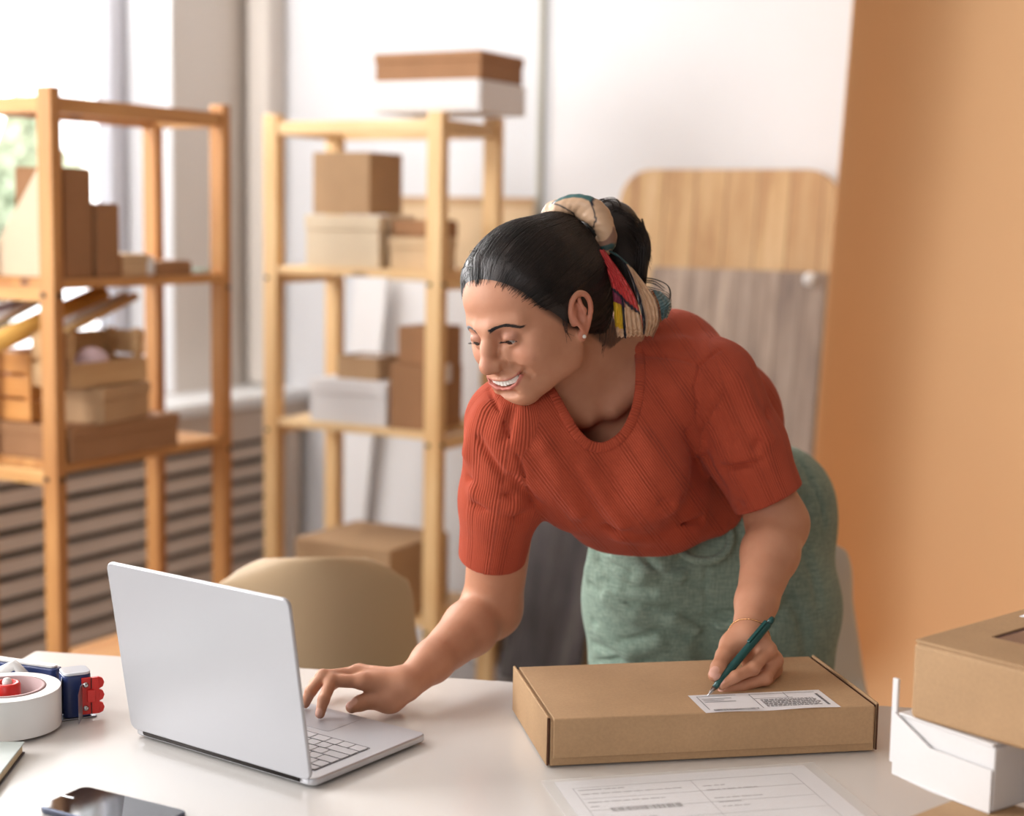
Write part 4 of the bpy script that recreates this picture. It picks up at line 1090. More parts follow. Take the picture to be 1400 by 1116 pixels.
# ---- skin colour
def sm(x, a, b): t = np.clip((x - a) / (b - a), 0, 1); return t * t * (3 - 2 * t)
def seg_d(p, pts):
    pts = np.asarray(pts, float); d = np.full(len(p), 9.)
    for a, b in zip(pts[:-1], pts[1:]):
        ab = b - a; t = np.clip(((p - a) @ ab) / (ab @ ab), 0, 1); d = np.minimum(d, np.linalg.norm(p - a - t[:, None] * ab, axis=1))
    return d
skin = lin(194, 138, 108)
C_ = np.tile(skin, (len(BV), 1)); L = HF.loc(BV)
near = (np.abs(L[:, 0]) < .1) & (np.abs(L[:, 2]) < .14) & (np.abs(L[:, 1]) < .13)
def blend(mask, col, w_): 
    ww = np.clip(w_, 0, 1)[:, None]; C_[mask] = C_[mask] * (1 - ww) + np.asarray(col) * ww
Ln = L[near]; ax_ = np.abs(Ln[:, 0])
for s in (-1, 1):
    blend(near, lin(206, 134, 110), .32 * (1 - sm(np.linalg.norm((Ln - (s * .040, -.072, -.014)) / (1, 1, .8), axis=1), .006, .028)))
    blend(near, lin(150, 100, 86), .45 * (1 - sm(np.linalg.norm((Ln - (s * .031, -.085, .016)) / (1.35, 1, .8), axis=1), .009, .018)))
    blend(near, lin(206, 124, 104), .5 * (Ln[:, 0] * s > .076) * (1 - sm(np.abs(Ln[:, 2]), .02, .045)))
blend(near, lin(196, 124, 102), .35 * (1 - sm(np.linalg.norm(Ln - (0, -.112, -.012), axis=1), .006, .018)))
lipU_ = [(-.0275, -.0810, -.0462), (-.015, -.0938, -.0462), (-.005, -.0988, -.0445), (.005, -.0988, -.0445), (.015, -.0938, -.0462), (.0275, -.0810, -.0462)]
lipL_ = [(-.0275, -.0810, -.0466), (-.017, -.0915, -.0560), (-.006, -.0970, -.0602), (.006, -.0970, -.0602), (.017, -.0915, -.0560), (.0275, -.0810, -.0466)]
blend(near, lin(178, 96, 88), .85 * (1 - sm(seg_d(Ln, LIPU), .0024, .0036)))
blend(near, lin(184, 98, 90), .85 * (1 - sm(seg_d(Ln, LIPL), .0034, .0048)))
# lash line
for s in (-1, 1):
    ll = [(s * (EX - .0133), -.0862, EZ - .0036), (s * (EX - .005), -.0905, EZ - .0006), (s * (EX + .005), -.0892, EZ - .0005), (s * (EX + .0150), -.0810, EZ - .0040)]
    blend(near, lin(34, 24, 24), .95 * (1 - sm(seg_d(Ln, ll), .0009, .0019)))
    nst = near
    # nostril darkness is a real hole; nothing painted there
# scalp under the hair
def hair_y(z):
    return np.interp(z, [-.085, -.060, -.030, -.008, .006, .022, .040, .060, .078, .092, .105, .16], [.075, .055, .032, -.014, -.026, -.037, -.049, -.060, -.068, -.0735, -.0765, -.088])
hz = Ln[:, 1] - hair_y(Ln[:, 2]); blend(near, lin(46, 34, 30), .85 * sm(hz, -.002, .012) * (Ln[:, 2] > -.075) * (ax_ < .074))
# finger nails
NRM = None
for (dj, tp_, r) in TIPS:
    m = np.linalg.norm(BV - tp_, axis=1) < .016
    if not m.any(): continue
    ax = (tp_ - dj) / np.linalg.norm(tp_ - dj); back = np.array([0, 0, 1.0]) + -.2 * CF; back = back - ax * (back @ ax); back /= np.linalg.norm(back); side = np.cross(ax, back)
    q = BV[m] - (tp_ + ax * r * .05); e = (np.abs(q @ side) / (r * .78)) ** 2.6 + (np.abs(q @ ax) / (r * 1.0)) ** 2.6
    w_ = (1 - sm(e, .75, 1.1)) * ((q @ back) > r * .3)
    C_[m] = C_[m] * (1 - .75 * w_[:, None]) + lin(226, 176, 160) * .75 * w_[:, None]
    # knuckle tint
ms, ts, cs = mcol('skin', .52, .10, .38)
n1 = ts.noise(ts.coord(), 35, 5, .6); cc = ts.mix(.10, cs, ts.ramp(n1, [(.35, (*lin(176, 112, 90), 1)), (.65, (*lin(226, 176, 148), 1))]))
ts.color(cc); ts.bump(ts.noise(ts.coord(), 900, 3, .6), .12, .0004)
ms.node_tree.nodes['Principled BSDF'].inputs['Subsurface Scale'].default_value = .006
bodyo = pmesh('body', BV, BQ, ms, colors=C_)

# ---- eyes
for s in (-1, 1):
    ec = np.array([s * EX, EY, EZ]); gz = np.array([-.04, -.90, -.46]); gz /= np.linalg.norm(gz)
    n, mr = 48, 28; V = []; Cc = []
    a1 = np.cross(gz, [0, 0, 1.]); a1 /= np.linalg.norm(a1); a2 = np.cross(a1, gz)
    for i in range(mr + 1):
        th = P * i / mr
        for j in range(n):
            ph_ = 2 * P * j / n; d = gz * math.cos(th) + (a1 * math.cos(ph_) + a2 * math.sin(ph_)) * math.sin(th)
            V.append(ec + d * .0122); a = math.degrees(th)
            Cc.append(lin(14, 10, 10) if a < 11 else (lin(62, 38, 26) if a < 26 else (lin(30, 20, 18) if a < 30 else lin(206, 196, 190))))
    Q = [(i * n + j, (i + 1) * n + j, (i + 1) * n + (j + 1) % n, i * n + (j + 1) % n) for i in range(mr) for j in range(n)]
    me_, te_, ce_ = mcol('eyeball', .08); te_.color(ce_)
    pmesh('eye', HF.wor(np.array(V)), np.array(Q), me_, colors=np.array(Cc))
# ---- teeth
mt_ = MB()
for i in range(-5, 5):
    u0, u1 = (i + .06) * .0062 * (1 - .03 * abs(i + .5)), (i + .94) * .0062 * (1 - .03 * abs(i + .5)); uc = (u0 + u1) / 2
    yf = lambda x: float(np.interp(x, LIPO[:, 0], LIPO[:, 1])) + .0022 + 3 * x * x
    h_ = .0118 if abs(i + .5) < 1 else .0108
    P4 = [(u0, yf(u0)), (u1, yf(u1)), (u1 * .97, yf(u1) + .004), (u0 * .97, yf(u0) + .004)]
    zt2 = -.0415 + 6 * uc * uc; V = [(x, y, zt2 - h_) for x, y in P4] + [(x, y, zt2) for x, y in P4]
    V = [HF.wor([v])[0] - PO for v in V]
    mt_.add(V, [(0, 3, 2, 1), (4, 5, 6, 7), (0, 1, 5, 4), (1, 2, 6, 5), (2, 3, 7, 6), (3, 0, 4, 7)])
mt_.build('teeth', new_mat('tooth_enamel', srgb(236, 230, 220), .2), person, bevel=.0005)
gm = MB(); gm.add([HF.wor([v])[0] - PO for v in [(-.030, -.066, -.034), (.030, -.066, -.034), (.030, -.066, -.060), (-.030, -.066, -.060), (-.012, -.084, -.036), (.012, -.084, -.036), (.012, -.084, -.060), (-.012, -.084, -.060)]], [(0, 1, 5, 4), (3, 7, 6, 2), (4, 5, 6, 7), (0, 4, 7, 3), (1, 2, 6, 5)])
gm.build('mouth_inside', new_mat('mouth_inside', srgb(96, 36, 34), .5), person)

# ---- top: torso, sleeves, neck opening
ARML = EL - SL; ARML = ARML / np.linalg.norm(ARML); ARMR = ER - SR; ARMR = ARMR / np.linalg.norm(ARMR)
CUL, CUR = W(1051, 682, 2.150), W(672, 762, 2.150)
tors = Sdf()
tors.add(d_cone(SR + lat * .01, SL - lat * .01, .055, .054), .03)
tors.add(d_cone(W(805, 575, 2.15), W(858, 640, 2.22), .098, .102, (np.cross(lat, CU), .85)), .05)
tors.add(d_cone(W(858, 640, 2.22), W(945, 690, 2.36), .100, .098), .05)
tors.add(d_ell(W(905, 512, 2.21), (.082, .082, .078)), .05)
tors.add(d_cone(W(890, 488, 2.170), W(925, 486, 2.20), .056, .058), .03)
tors.add(d_cone(W(912, 492, 2.215), W(955, 525, 2.22), .060, .058), .03)
tors.add(d_ell(W(982, 572, 2.30), (.084, .084, .084)), .04)
tors.add(d_cone(W(982, 572, 2.30), W(1010, 640, 2.42), .084, .082), .04)
tors.add(d_ell(W(762, 622, 2.085), (.062, .066, .070)), .05)
tors.add(d_ell(W(872, 648, 2.10), (.066, .066, .074)), .05)
tors.add(d_cone(W(790, 672, 2.13), W(905, 700, 2.20), .052, .055), .05)
tors.add(d_cone(W(830, 700, 2.20), W(960, 700, 2.27), .046, .052), .03)
slR = Sdf(); slR.add(d_cone(SR, SR + (CUR - SR) * .55, .063, .053), .02); slR.add(d_cone(SR + (CUR - SR) * .55, CUR + ARMR * .03, .053, .0445), .02)
slL = Sdf(); slL.add(d_cone(SL, SL + (CUL - SL) * .55, .058, .054), .02); slL.add(d_cone(SL + (CUL - SL) * .55, CUL + ARML * .05, .055, .0475), .02)
def halfspace(o, n):
    o = np.asarray(o); n = np.asarray(n) / np.linalg.norm(n); return (lambda p: (p - o) @ n, None, None)
def poly_prism(poly, d0, d1):
    poly = np.asarray(poly, float)
    def f(p):
        q = p - CC; d = q @ CF; x = 700 + F * (q @ CR) / d; y = 558 - F * (q @ CU) / d
        v = np.stack([x, y], 1); dm = np.full(len(p), 1e9); s = np.ones(len(p)); N = len(poly)
        for i in range(N):
            a, b = poly[i], poly[i - 1]; e = b - a; w_ = v - a
            t = np.clip((w_ @ e) / (e @ e), 0, 1); bb = w_ - t[:, None] * e; dm = np.minimum(dm, (bb * bb).sum(1))
            c1 = v[:, 1] >= a[1]; c2 = v[:, 1] < b[1]; c3 = e[0] * w_[:, 1] > e[1] * w_[:, 0]
            flip = (c1 & c2 & c3) | (~c1 & ~c2 & ~c3); s = np.where(flip, -s, s)
        e2 = s * np.sqrt(dm) * d / F
        return np.maximum(e2, np.maximum(d0 - d, d - d1))
    return f, None, None
neck_px = [(866, 455), (871, 490), (871, 525), (866, 556), (855, 583), (840, 599), (823, 606), (806, 602), (790, 588), (777, 566), (766, 545), (757, 528), (735, 500), (725, 440), (800, 420)]
top = Sdf()
top.ops += tors.ops; 
for s_ in (slR, slL): top.ops += [(o[0], o[1], .022, *o[3:]) if i == 0 else o for i, o in enumerate(s_.ops)]
# folds
fold = lambda a, b, r=.0018, k=.013: top.sub(d_cone(a, b, r, r), k)
def surf(px, py, S=top, t0=1.7, t1=2.6): return march(S, CC, ray(px, py) , t0, t1)[0]
FO = [((940, 590), (965, 625)), ((965, 625), (985, 660)), ((640, 655), (700, 680)), ((655, 600), (690, 655)), ((700, 655), (735, 690)), ((650, 690), (712, 705)),
      ((975, 560), (1000, 600)), ((985, 640), (1040, 632)), ((1050, 560), (1035, 610)), ((830, 720), (960, 712)), ((960, 712), (1010, 690)), ((700, 560), (690, 600)), ((905, 690), (990, 670))]
fs = [(surf(*a), surf(*b)) for a, b in FO]
for a, b in fs:
    if not (np.isnan(a).any() or np.isnan(b).any()): fold(a, b)
RI = [((745, 610), (790, 700)), ((800, 640), (850, 715)), ((880, 600), (920, 690)), ((925, 540), (955, 610)), ((660, 560), (640, 620)), ((1010, 520), (1050, 600)), ((870, 480), (935, 470)), ((650, 672), (705, 692)), ((850, 733), (985, 722))]
for a, b in RI:
    a, b = surf(*a), surf(*b)
    if not (np.isnan(a).any() or np.isnan(b).any()): top.add(d_cone(a - CF * -.003, b - CF * -.003, .0045, .0045), .02)
for path in ([(874, 484), (905, 487), (940, 493), (957, 500)], [(1003, 463), (985, 478), (957, 500), (950, 530), (953, 570), (966, 606)], [(668, 532), (678, 552), (694, 590), (712, 636), (731, 684)]):
    q_ = [surf(*p_) for p_ in path]
    for a, b in zip(q_[:-1], q_[1:]):
        if not (np.isnan(a).any() or np.isnan(b).any()): top.sub(d_cone(a, b, .0013, .0013), .005)
top_plain = Sdf(); top_plain.ops = list(top.ops)
top.cap(halfspace(CUR, ARMR * 1.0 + CU * -.0), .002)
# cuffs only limit the sleeves: the left cuff plane would cut the torso, so clip with a slab around the arm
def cuff_clip(o, n, axis_a, axis_b, rad):
    o = np.asarray(o); n = np.asarray(n) / np.linalg.norm(n); ab = axis_b - axis_a
    def f(p):
        h = (p - o) @ n; t = np.clip(((p - axis_a) @ ab) / (ab @ ab), 0, 3); dd = np.linalg.norm(p - axis_a - t[:, None] * ab, axis=1) - rad
        return np.maximum(-h, dd)
    return f, None, None
top.ops = list(top_plain.ops)
top.sub(cuff_clip(CUR, ARMR + CU * .0, SR, ER, .075), .002)
top.sub(cuff_clip(CUL, ARML * .85 + CR * .1 - CU * .15, SL, EL, .066), .002)
hemA, hemB, hemC = W(812, 742, 2.22), W(1003, 722, 2.25), W(1082, 600, 2.47)
hn = np.cross(hemB - hemA, hemC - hemA); hn /= np.linalg.norm(hn)
if hn @ (SL - hemA) > 0: hn = -hn
top.cap(halfspace(hemA, hn), .004)
top.sub(poly_prism(neck_px, 1.7, 2.172), .002)
lo_, hi_ = bounds(tors); l2, h2 = bounds(slR); l3, h3 = bounds(slL); lo_ = np.minimum(np.minimum(lo_, l2), l3); hi_ = np.maximum(np.maximum(hi_, h2), h3)
TV, TQ = mesh_sdf(top, lo_, hi_, .0022)
spine = W(945, 700, 2.36) - W(815, 520, 2.14); spine /= np.linalg.norm(spine)
def ribs(V):
    dT, dR, dL = tors(V), slR(V), slL(V)
    nT = lat - spine * (lat @ spine); nT /= np.linalg.norm(nT); c = (V - CH) @ nT
    rib = c.copy()
    for dd, o, ax in ((dR, SR, CUR - SR), (dL, SL, CUL - SL)):
        ax = ax / np.linalg.norm(ax); e1 = np.cross(ax, CF); e1 /= np.linalg.norm(e1); e2 = np.cross(ax, e1); q = V - o
        ang = np.arctan2(q @ e1, -(q @ e2)) * .055; m = dd < dT - .0015; rib[m] = ang[m] + .5
    seam = np.exp(-((dR - dT + .0015) / .0022) ** 2) + np.exp(-((dL - dT + .0015) / .0022) ** 2)
    return rib, np.clip(seam, 0, 1)
rib, seam = ribs(TV)
mk = new_mat('ribbed_knit', srgb(176, 74, 50), .85, spec=.12, sheen=.06); tk = NT(mk)
at = tk.n('ShaderNodeAttribute', attribute_name='rib'); ats = tk.n('ShaderNodeAttribute', attribute_name='seam')
fine = tk.math('SINE', tk.math('MULTIPLY', at.outputs['Fac'], 2 * P / .0030))
grp = tk.math('FRACT', tk.math('MULTIPLY', at.outputs['Fac'], 1 / .036)); gm_ = tk.math('LESS_THAN', grp, .34)
wide = tk.math('MULTIPLY', tk.math('SINE', tk.math('MULTIPLY', at.outputs['Fac'], 2 * P / .0041)), 2.6)
hh = tk.math('ADD', tk.math('MULTIPLY', fine, tk.math('SUBTRACT', 1.0, gm_)), tk.math('MULTIPLY', wide, gm_))
hh = tk.math('SUBTRACT', hh, tk.math('MULTIPLY', ats.outputs['Fac'], 3.0))
tk.bump(hh, .5, .00055)
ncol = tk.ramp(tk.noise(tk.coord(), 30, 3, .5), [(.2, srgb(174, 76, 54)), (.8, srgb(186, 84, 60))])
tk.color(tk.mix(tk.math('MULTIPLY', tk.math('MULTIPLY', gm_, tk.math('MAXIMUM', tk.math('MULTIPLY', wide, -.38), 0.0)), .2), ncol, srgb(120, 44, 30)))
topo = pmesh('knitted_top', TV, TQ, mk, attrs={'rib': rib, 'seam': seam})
# neckband
nbp = catmull([(869, 466), (875, 492), (875, 526), (870, 558), (858, 587), (842, 604), (823, 612), (804, 608), (787, 592), (773, 569), (762, 548), (753, 533)], 6)
hp = march(top_plain, CC, np.array([ray(x, y) for x, y in nbp]), 1.7, 2.5); hp = hp[~np.isnan(hp).any(1)]
mbn = MB(); G_ = grad(top_plain, hp)
V = []; ring = 12; tn = np.gradient(hp, axis=0); tn /= np.linalg.norm(tn, axis=1, keepdims=True)
for p_, g_, t_ in zip(hp, G_, tn):
    sd = np.cross(t_, g_); sd /= np.linalg.norm(sd)
    for k in range(ring):
        a = 2 * P * k / ring; V.append(p_ + sd * math.cos(a) * .0068 + g_ * math.sin(a) * .0022)
V = np.array(V); m_ = len(hp); Q = np.array([(i * ring + k, i * ring + (k + 1) % ring, (i + 1) * ring + (k + 1) % ring, (i + 1) * ring + k) for i in range(m_ - 1) for k in range(ring)])
arc = np.repeat(np.concatenate([[0], np.cumsum(np.linalg.norm(np.diff(hp, axis=0), axis=1))]), ring)
mn = mk.copy(); mn.name = 'neckband_knit'
pmesh('neckband', V, Q, mn, attrs={'rib': np.floor(arc * 0) + arc * .9 + .0, 'seam': arc * 0})

# ---- trousers
tr_ = Sdf()
zv = np.array([0, 0, 1.0])
tr_.add(d_ell(W(968, 812, 2.43), (.165, .135, .125), None), .03)
tr_.add(d_cone(W(885, 790, 2.36), W(1050, 700, 2.46), .090, .100), .05)
tr_.add(d_cone(W(905, 745, 2.35), W(985, 725, 2.36), .088, .095), .05)
tr_.add(d_cone(W(900, 830, 2.40), W(1040, 830, 2.42), .112, .115), .04)
tr_.add(d_ell(W(1056, 690, 2.52), (.092, .092, .092)), .05)
tr_.add(d_cone(W(1048, 760, 2.50), W(1060, 830, 2.47), .098, .092), .05)
thL, thR = W(1056, 905, 2.43), W(888, 905, 2.41)
knL = thL * [1, 1, 0] + zv * .46 - _f0 * .02; knR = thR * [1, 1, 0] + zv * .46 - _f0 * .03
anL = knL * [1, 1, 0] + zv * .10 + _f0 * .06; anR = knR * [1, 1, 0] + zv * .10 + _f0 * .06
for th_, kn_, an_, hipx in ((thL, knL, anL, W(1050, 830, 2.44)), (thR, knR, anR, W(895, 825, 2.41))):
    tr_.add(d_cone(hipx, th_, .097, .088), .03); tr_.add(d_cone(th_, kn_, .089, .070), .02); tr_.add(d_cone(kn_, an_, .070, .062), .02)
tr_.add(d_cone(W(818, 752, 2.33), W(812, 782, 2.34), .010, .012), .016)        # gaping side pocket
tr_.add(d_cone(W(818, 752, 2.33), W(870, 800, 2.31), .008, .010), .016)
tpl = Sdf(); tpl.ops = list(tr_.ops)
def tsurf(x, y): return march(tpl, CC, ray(x, y), 1.9, 2.8)[0]
def tf(path, r=.003, k=.014, add=False):
    q = [tsurf(*p_) for p_ in path]
    for a, b in zip(q[:-1], q[1:]):
        if np.isnan(a).any() or np.isnan(b).any(): continue
        (tr_.add if add else tr_.sub)(d_cone(a, b, r, r), k)
tf([(968, 770), (964, 810), (968, 850), (972, 880)], .0012, .005); tf([(970, 872), (973, 892), (974, 915), (974, 940)], .011, .03); tf([(966, 776), (966, 850), (972, 890)], .0018, .006)
tf([(822, 800), (865, 830), (915, 836), (955, 848)], .003, .014); tf([(945, 858), (985, 846), (1018, 838)], .005, .014); tf([(900, 862), (940, 868), (968, 872)], .005, .014)
tf([(812, 850), (850, 878), (890, 868), (905, 850)], .002, .012); tf([(810, 880), (845, 890), (880, 885)], .002, .012)
tf([(818, 768), (832, 790), (856, 803), (890, 810)], .004, .012); tf([(836, 770), (862, 783), (900, 786)], .003, .014); tf([(806, 800), (822, 812), (836, 806)], .003, .008); tf([(812, 905), (860, 898), (900, 905)], .002, .01); tf([(1010, 880), (1050, 862), (1080, 820)], .003, .014); tf([(880, 760), (905, 790), (960, 800)], .003, .012)
tf([(1085, 620), (1110, 660), (1128, 720)], .002, .012)
tf([(1100, 680), (1105, 760), (1120, 820)], .003, .02); tf([(1060, 770), (1100, 860), (1105, 910)], .002, .018)
tf([(830, 816), (870, 842), (920, 850), (950, 862)], .004, .02, True); tf([(985, 858), (1010, 850), (1030, 846)], .004, .018, True); tf([(820, 865), (860, 892), (900, 880)], .004, .02, True)
tf([(905, 790), (930, 770), (960, 765)], .003, .014); tf([(840, 760), (880, 785), (930, 790)], .003, .018, True)
tr_.sub(halfspace(anL * [1, 1, 0] + zv * .085, zv * 1.0), .001) if False else None
lo_, hi_ = bounds(tr_); lo_[2] = .085
RV, RQ = mesh_sdf(tr_, lo_, hi_, .0030)
ml = new_mat('green_linen', srgb(132, 152, 138), .85, spec=.15, sheen=.08); tl = NT(ml)
v = tl.coord((1, 1, .12)); v2 = tl.coord((.12, .12, 1)); a_ = tl.noise(v, 420, 3, .6); b_ = tl.noise(v2, 420, 3, .6); ab_ = tl.math('ADD', a_, b_)
tl.color(tl.ramp(tl.math('MULTIPLY', ab_, .5), [(.36, srgb(114, 134, 122)), (.50, srgb(134, 154, 140)), (.66, srgb(158, 174, 160))])); tl.bump(ab_, .35, .0006)
trou = pmesh('trousers', RV, RQ, ml)
# fabric belt ring at the waist
kp = [surf_ for surf_ in (W(930, 752, 2.235), W(945, 764, 2.228), W(968, 767, 2.225), (W(988, 759, 2.228)), W(998, 742, 2.235), W(996, 726, 2.245), W(978, 718, 2.25))]
MB().tube([Vector(q - PO) for q in catmull(kp, 5)], .0062, 10).build('belt_ring', ml, person, True)
wb = [(828, 752), (870, 768), (915, 775), (950, 772), (1000, 752)]
# shoes
for an_ in (anL, anR):
    sh = Sdf(); o_ = an_ * [1, 1, 0]; fd = -_f0
    sh.add(d_cone(o_ + zv * .055 - fd * .02, o_ + zv * .040 + fd * .09, .040, .034, (zv, .9)), .02); sh.add(d_cone(o_ + zv * .035 + fd * .09, o_ + zv * .030 + fd * .15, .036, .028, (zv, .8)), .02)
    sh.add(d_cone(o_ + zv * .06, o_ + zv * .11, .042, .044), .02); sh.cap(halfspace(o_ + zv * .004, -zv), .002)
    l_, h_ = bounds(sh); SV, SQ = mesh_sdf(sh, l_, h_, .004); pmesh('shoe', SV, SQ, new_mat('white_canvas_shoe', srgb(214, 210, 204), .7))
# ---- pen, bracelet, earring
tipP = onz(967.5, 951.5, zb - .0002); 
vv = ray(1057, 845.5); 
endP = chain(tipP, [(1057, 845.5)], [.141], [1])[1]
pen = thing('pen', 'dark green ballpoint pen held in her left hand', 'pen', tuple(tipP)); pen.rotation_mode = 'QUATERNION'; pen.rotation_quaternion = Vector(endP - tipP).to_track_quat('Z', 'Y')
gp_m = new_mat('dark_green_plastic', srgb(22, 74, 72), .38)
MB().lathe([(0, .014), (.0032, .014), (.0047, .024), (.0052, .040), (.0052, .128), (.0050, .130), (0, .130)], 28, closed=False).build('barrel', gp_m, pen, True)
MB().lathe([(0, 0), (.0006, .0002), (.0008, .003), (.0018, .006), (.0031, .0138), (0, .0138)], 24, closed=False).build('tip', M['steel'], pen, True, label='silver metal tip')
MB().lathe([(0, .130), (.0040, .130), (.0040, .138), (.0034, .141), (0, .141)], 24, closed=False).build('push_button', gp_m, pen, True)
MB().box(-.0026, .0026, .0050, .0075, .090, .128).box(-.0026, .0026, .003, .0075, .126, .1295).build('clip', gp_m, pen, bevel=.001)
def cross_ring(S, c, axis, n=64, r0=.05):
    ax = axis / np.linalg.norm(axis); e1 = np.cross(ax, CF); e1 /= np.linalg.norm(e1); e2 = np.cross(ax, e1); a = np.linspace(0, 2 * P, n, endpoint=False)
    D = -(np.outer(np.cos(a), e1) + np.outer(np.sin(a), e2)); return march(S, c - D * r0, D, 0, r0, 40)
ba = WRL - EL; bc_ = WRL - ba / np.linalg.norm(ba) * .006
rg = cross_ring(body, bc_, ba * 1.0 + CR * .03); rg = rg[~np.isnan(rg).any(1)]; rg = bc_ + (rg - bc_) * 1.02
gold = new_mat('gold', srgb(220, 170, 120), .25, 1.0)
mb_ = MB()
for i in range(len(rg)): mb_.tube([Vector(rg[i] - PO), Vector(rg[(i + 1) % len(rg)] - PO)], .0007 if i % 2 else .0011, 6)
mb_.build('bracelet', gold, person, True)
er = HF.wor([(.0825, .0020, -.0245)])[0] - PO
MB().lathe([(0, -.0026)] + [(.0026 * math.cos(a), .0026 * math.sin(a)) for a in np.linspace(-1.3, 1.3, 9)] + [(0, .0026)], 16, Matrix.Translation(Vector(er)), closed=False).build('earring', new_mat('pearl', srgb(236, 232, 224), .2), person, True)
# ================================================================ hair, scarf, brows
capf = Sdf()
capf.add(d_ell((0, .014, .050), (.0785, .1005, .0905)), .01, HF)
capf.add(d_ell((0, -.030, .056), (.066, .056, .054)), .03, HF)
capf.add(d_ell((0, .050, -.008), (.068, .064, .060)), .02, HF)
capf.add(d_ell((0, .086, .035), (.060, .056, .066)), .03, HF)
capf.add(d_ell((0, .080, -.015), (.050, .045, .050)), .03, HF)
capf.add(d_ell((0, .002, .012), (.0745, .050, .046)), .02, HF)
capf.add(d_cone((0, .075, .050), (0, .092, .085), .055, .030), .04, HF)
HTIE = HF.loc(W(806, 322, 2.105)[None])[0]
cap = Sdf()
def taper(p): return 1 - sm(p[:, 1] - hair_y(p[:, 2]), -.001, .030)
def capfun(p):
    q = HF.wor(p); hz_ = np.minimum((p[:, 1] - hair_y(p[:, 2])) * .8, p[:, 2] + .080)
    return np.maximum(capf(q) + .0085 * taper(p) * HS, -hz_ * HS) / HS
cap.add((capfun, np.array([0, .02, .03]), .16), .0001, HF)
for s in (-1, 1): cap.sub(d_ell((s * .088, .010, .002), (.0150, .0215, .0300)), .006, HF)
lo_, hi_ = bounds(capf)
HV, HQ = mesh_sdf(cap, lo_, hi_, .0018)
mh = new_mat('black_hair', srgb(30, 25, 24), .44, spec=.4)
nth = NT(mh); nth.color(nth.ramp(nth.noise(nth.coord(), 40, 3), [(.3, srgb(20, 17, 17)), (.7, srgb(44, 35, 32))]))
nth.bump(nth.noise(nth.coord((1, 1, 1)), 500, 2, .5), .3, .001)
pmesh('hair', HV, HQ, mh)
class Strands:
    def __init__(s): s.V = []; s.Q = []; s.n = 0
    def add(s, pts, r0, r1, k=5):
        pts = np.asarray(pts, float); m = len(pts); t = np.gradient(pts, axis=0); t /= np.linalg.norm(t, axis=1, keepdims=True) + 1e-12
        a = np.cross(t, CF + .13 * CU); a /= np.linalg.norm(a, axis=1, keepdims=True) + 1e-12; b = np.cross(t, a); th = 2 * P * np.arange(k) / k
        r = np.linspace(r0, r1, m)
        ring = pts[:, None, :] + (a[:, None, :] * np.cos(th)[None, :, None] + b[:, None, :] * np.sin(th)[None, :, None]) * r[:, None, None]
        i = np.arange(m - 1)[:, None] * k; j = np.arange(k)[None]; j2 = (j + 1) % k
        q = np.stack([i + j, i + j2, i + k + j2, i + k + j], -1).reshape(-1, 4) + s.n
        s.V.append(ring.reshape(-1, 3)); s.Q.append(q); s.n += m * k
    def build(s, name, mat): return pmesh(name, np.concatenate(s.V), np.concatenate(s.Q), mat)
# combed strands: from all over the scalp towards the tie
c0 = np.array([0, .014, .045]); tdir = HTIE - c0; tdir /= np.linalg.norm(tdir)
N0 = 2600; dirs = rng.normal(size=(N0 * 3, 3)); dirs /= np.linalg.norm(dirs, axis=1, keepdims=True)
O = HF.wor(c0 + dirs * .2); D = (HF.wor(c0[None]) - O); D /= np.linalg.norm(D, axis=1, keepdims=True)
sp = march(capf, O, D, 0, .2, 40); lp = HF.loc(sp)
ok = ((lp[:, 1] - hair_y(lp[:, 2]) > .001) & (lp[:, 2] > -.072)) & ~np.isnan(lp).any(1)
ear = (np.linalg.norm((lp - (np.sign(lp[:, :1]) * .08, .010, .004)[0] * 0 - np.stack([np.sign(lp[:, 0]) * .08, np.full(len(lp), .010), np.full(len(lp), .004)], 1)) / (.02, .022, .031), axis=1) < 1)
ok &= ~ear
sd = dirs[ok][:N0]
# extra strands that start right at the hairline
hl = []
for i in range(520):
    z = rng.uniform(-.01, .1); 
    for s in (-1, 1):
        y = hair_y(z) + rng.uniform(-.004, .006); 
        # find x on the surface for this (y, z)
        x = .08 * math.sqrt(max(0, 1 - ((y - .014) / .1005) ** 2 - ((z - .05) / .0905) ** 2)) * (1 if z < .085 else rng.uniform(0, 1))
        if z > .08 or rng.uniform() < .45: x *= rng.uniform(.0, 1.0) if z > .085 else 1
        v = np.array([s * x, y, z]) - c0; hl.append(v / np.linalg.norm(v))
sd = np.concatenate([sd, np.array(hl)])
ang = np.arccos(np.clip(sd @ tdir, -1, 1)); sd = sd[ang > .25]; ang = ang[ang > .25]
NP = 12; T = np.linspace(0, 1, NP); Lf = np.minimum(1, rng.uniform(.5, 1.1, len(sd)))
tt = T[None] * Lf[:, None]; sn = np.sin(ang)[:, None]
axw = np.cross(sd, tdir); axw /= np.linalg.norm(axw, axis=1, keepdims=True)
dr = (np.sin((1 - tt) * ang[:, None]) / sn)[..., None] * sd[:, None] + (np.sin(tt * ang[:, None]) / sn)[..., None] * tdir
wob = rng.normal(size=(len(sd), 1, 1)) * .03 * np.sin(tt * P)[..., None] + .012 * np.sin(tt * rng.uniform(6, 16, (len(sd), 1)) + rng.uniform(0, 6, (len(sd), 1)))[..., None]
dr = dr + wob * axw[:, None]; dr /= np.linalg.norm(dr, axis=2, keepdims=True); fl = dr.reshape(-1, 3)
O = HF.wor(c0 + fl * .2); D = HF.wor(c0[None]) - O; D /= np.linalg.norm(D, axis=1, keepdims=True)
hp_ = march(capf, O, D, 0, .2, 34).reshape(len(sd), NP, 3)
S_ = Strands()
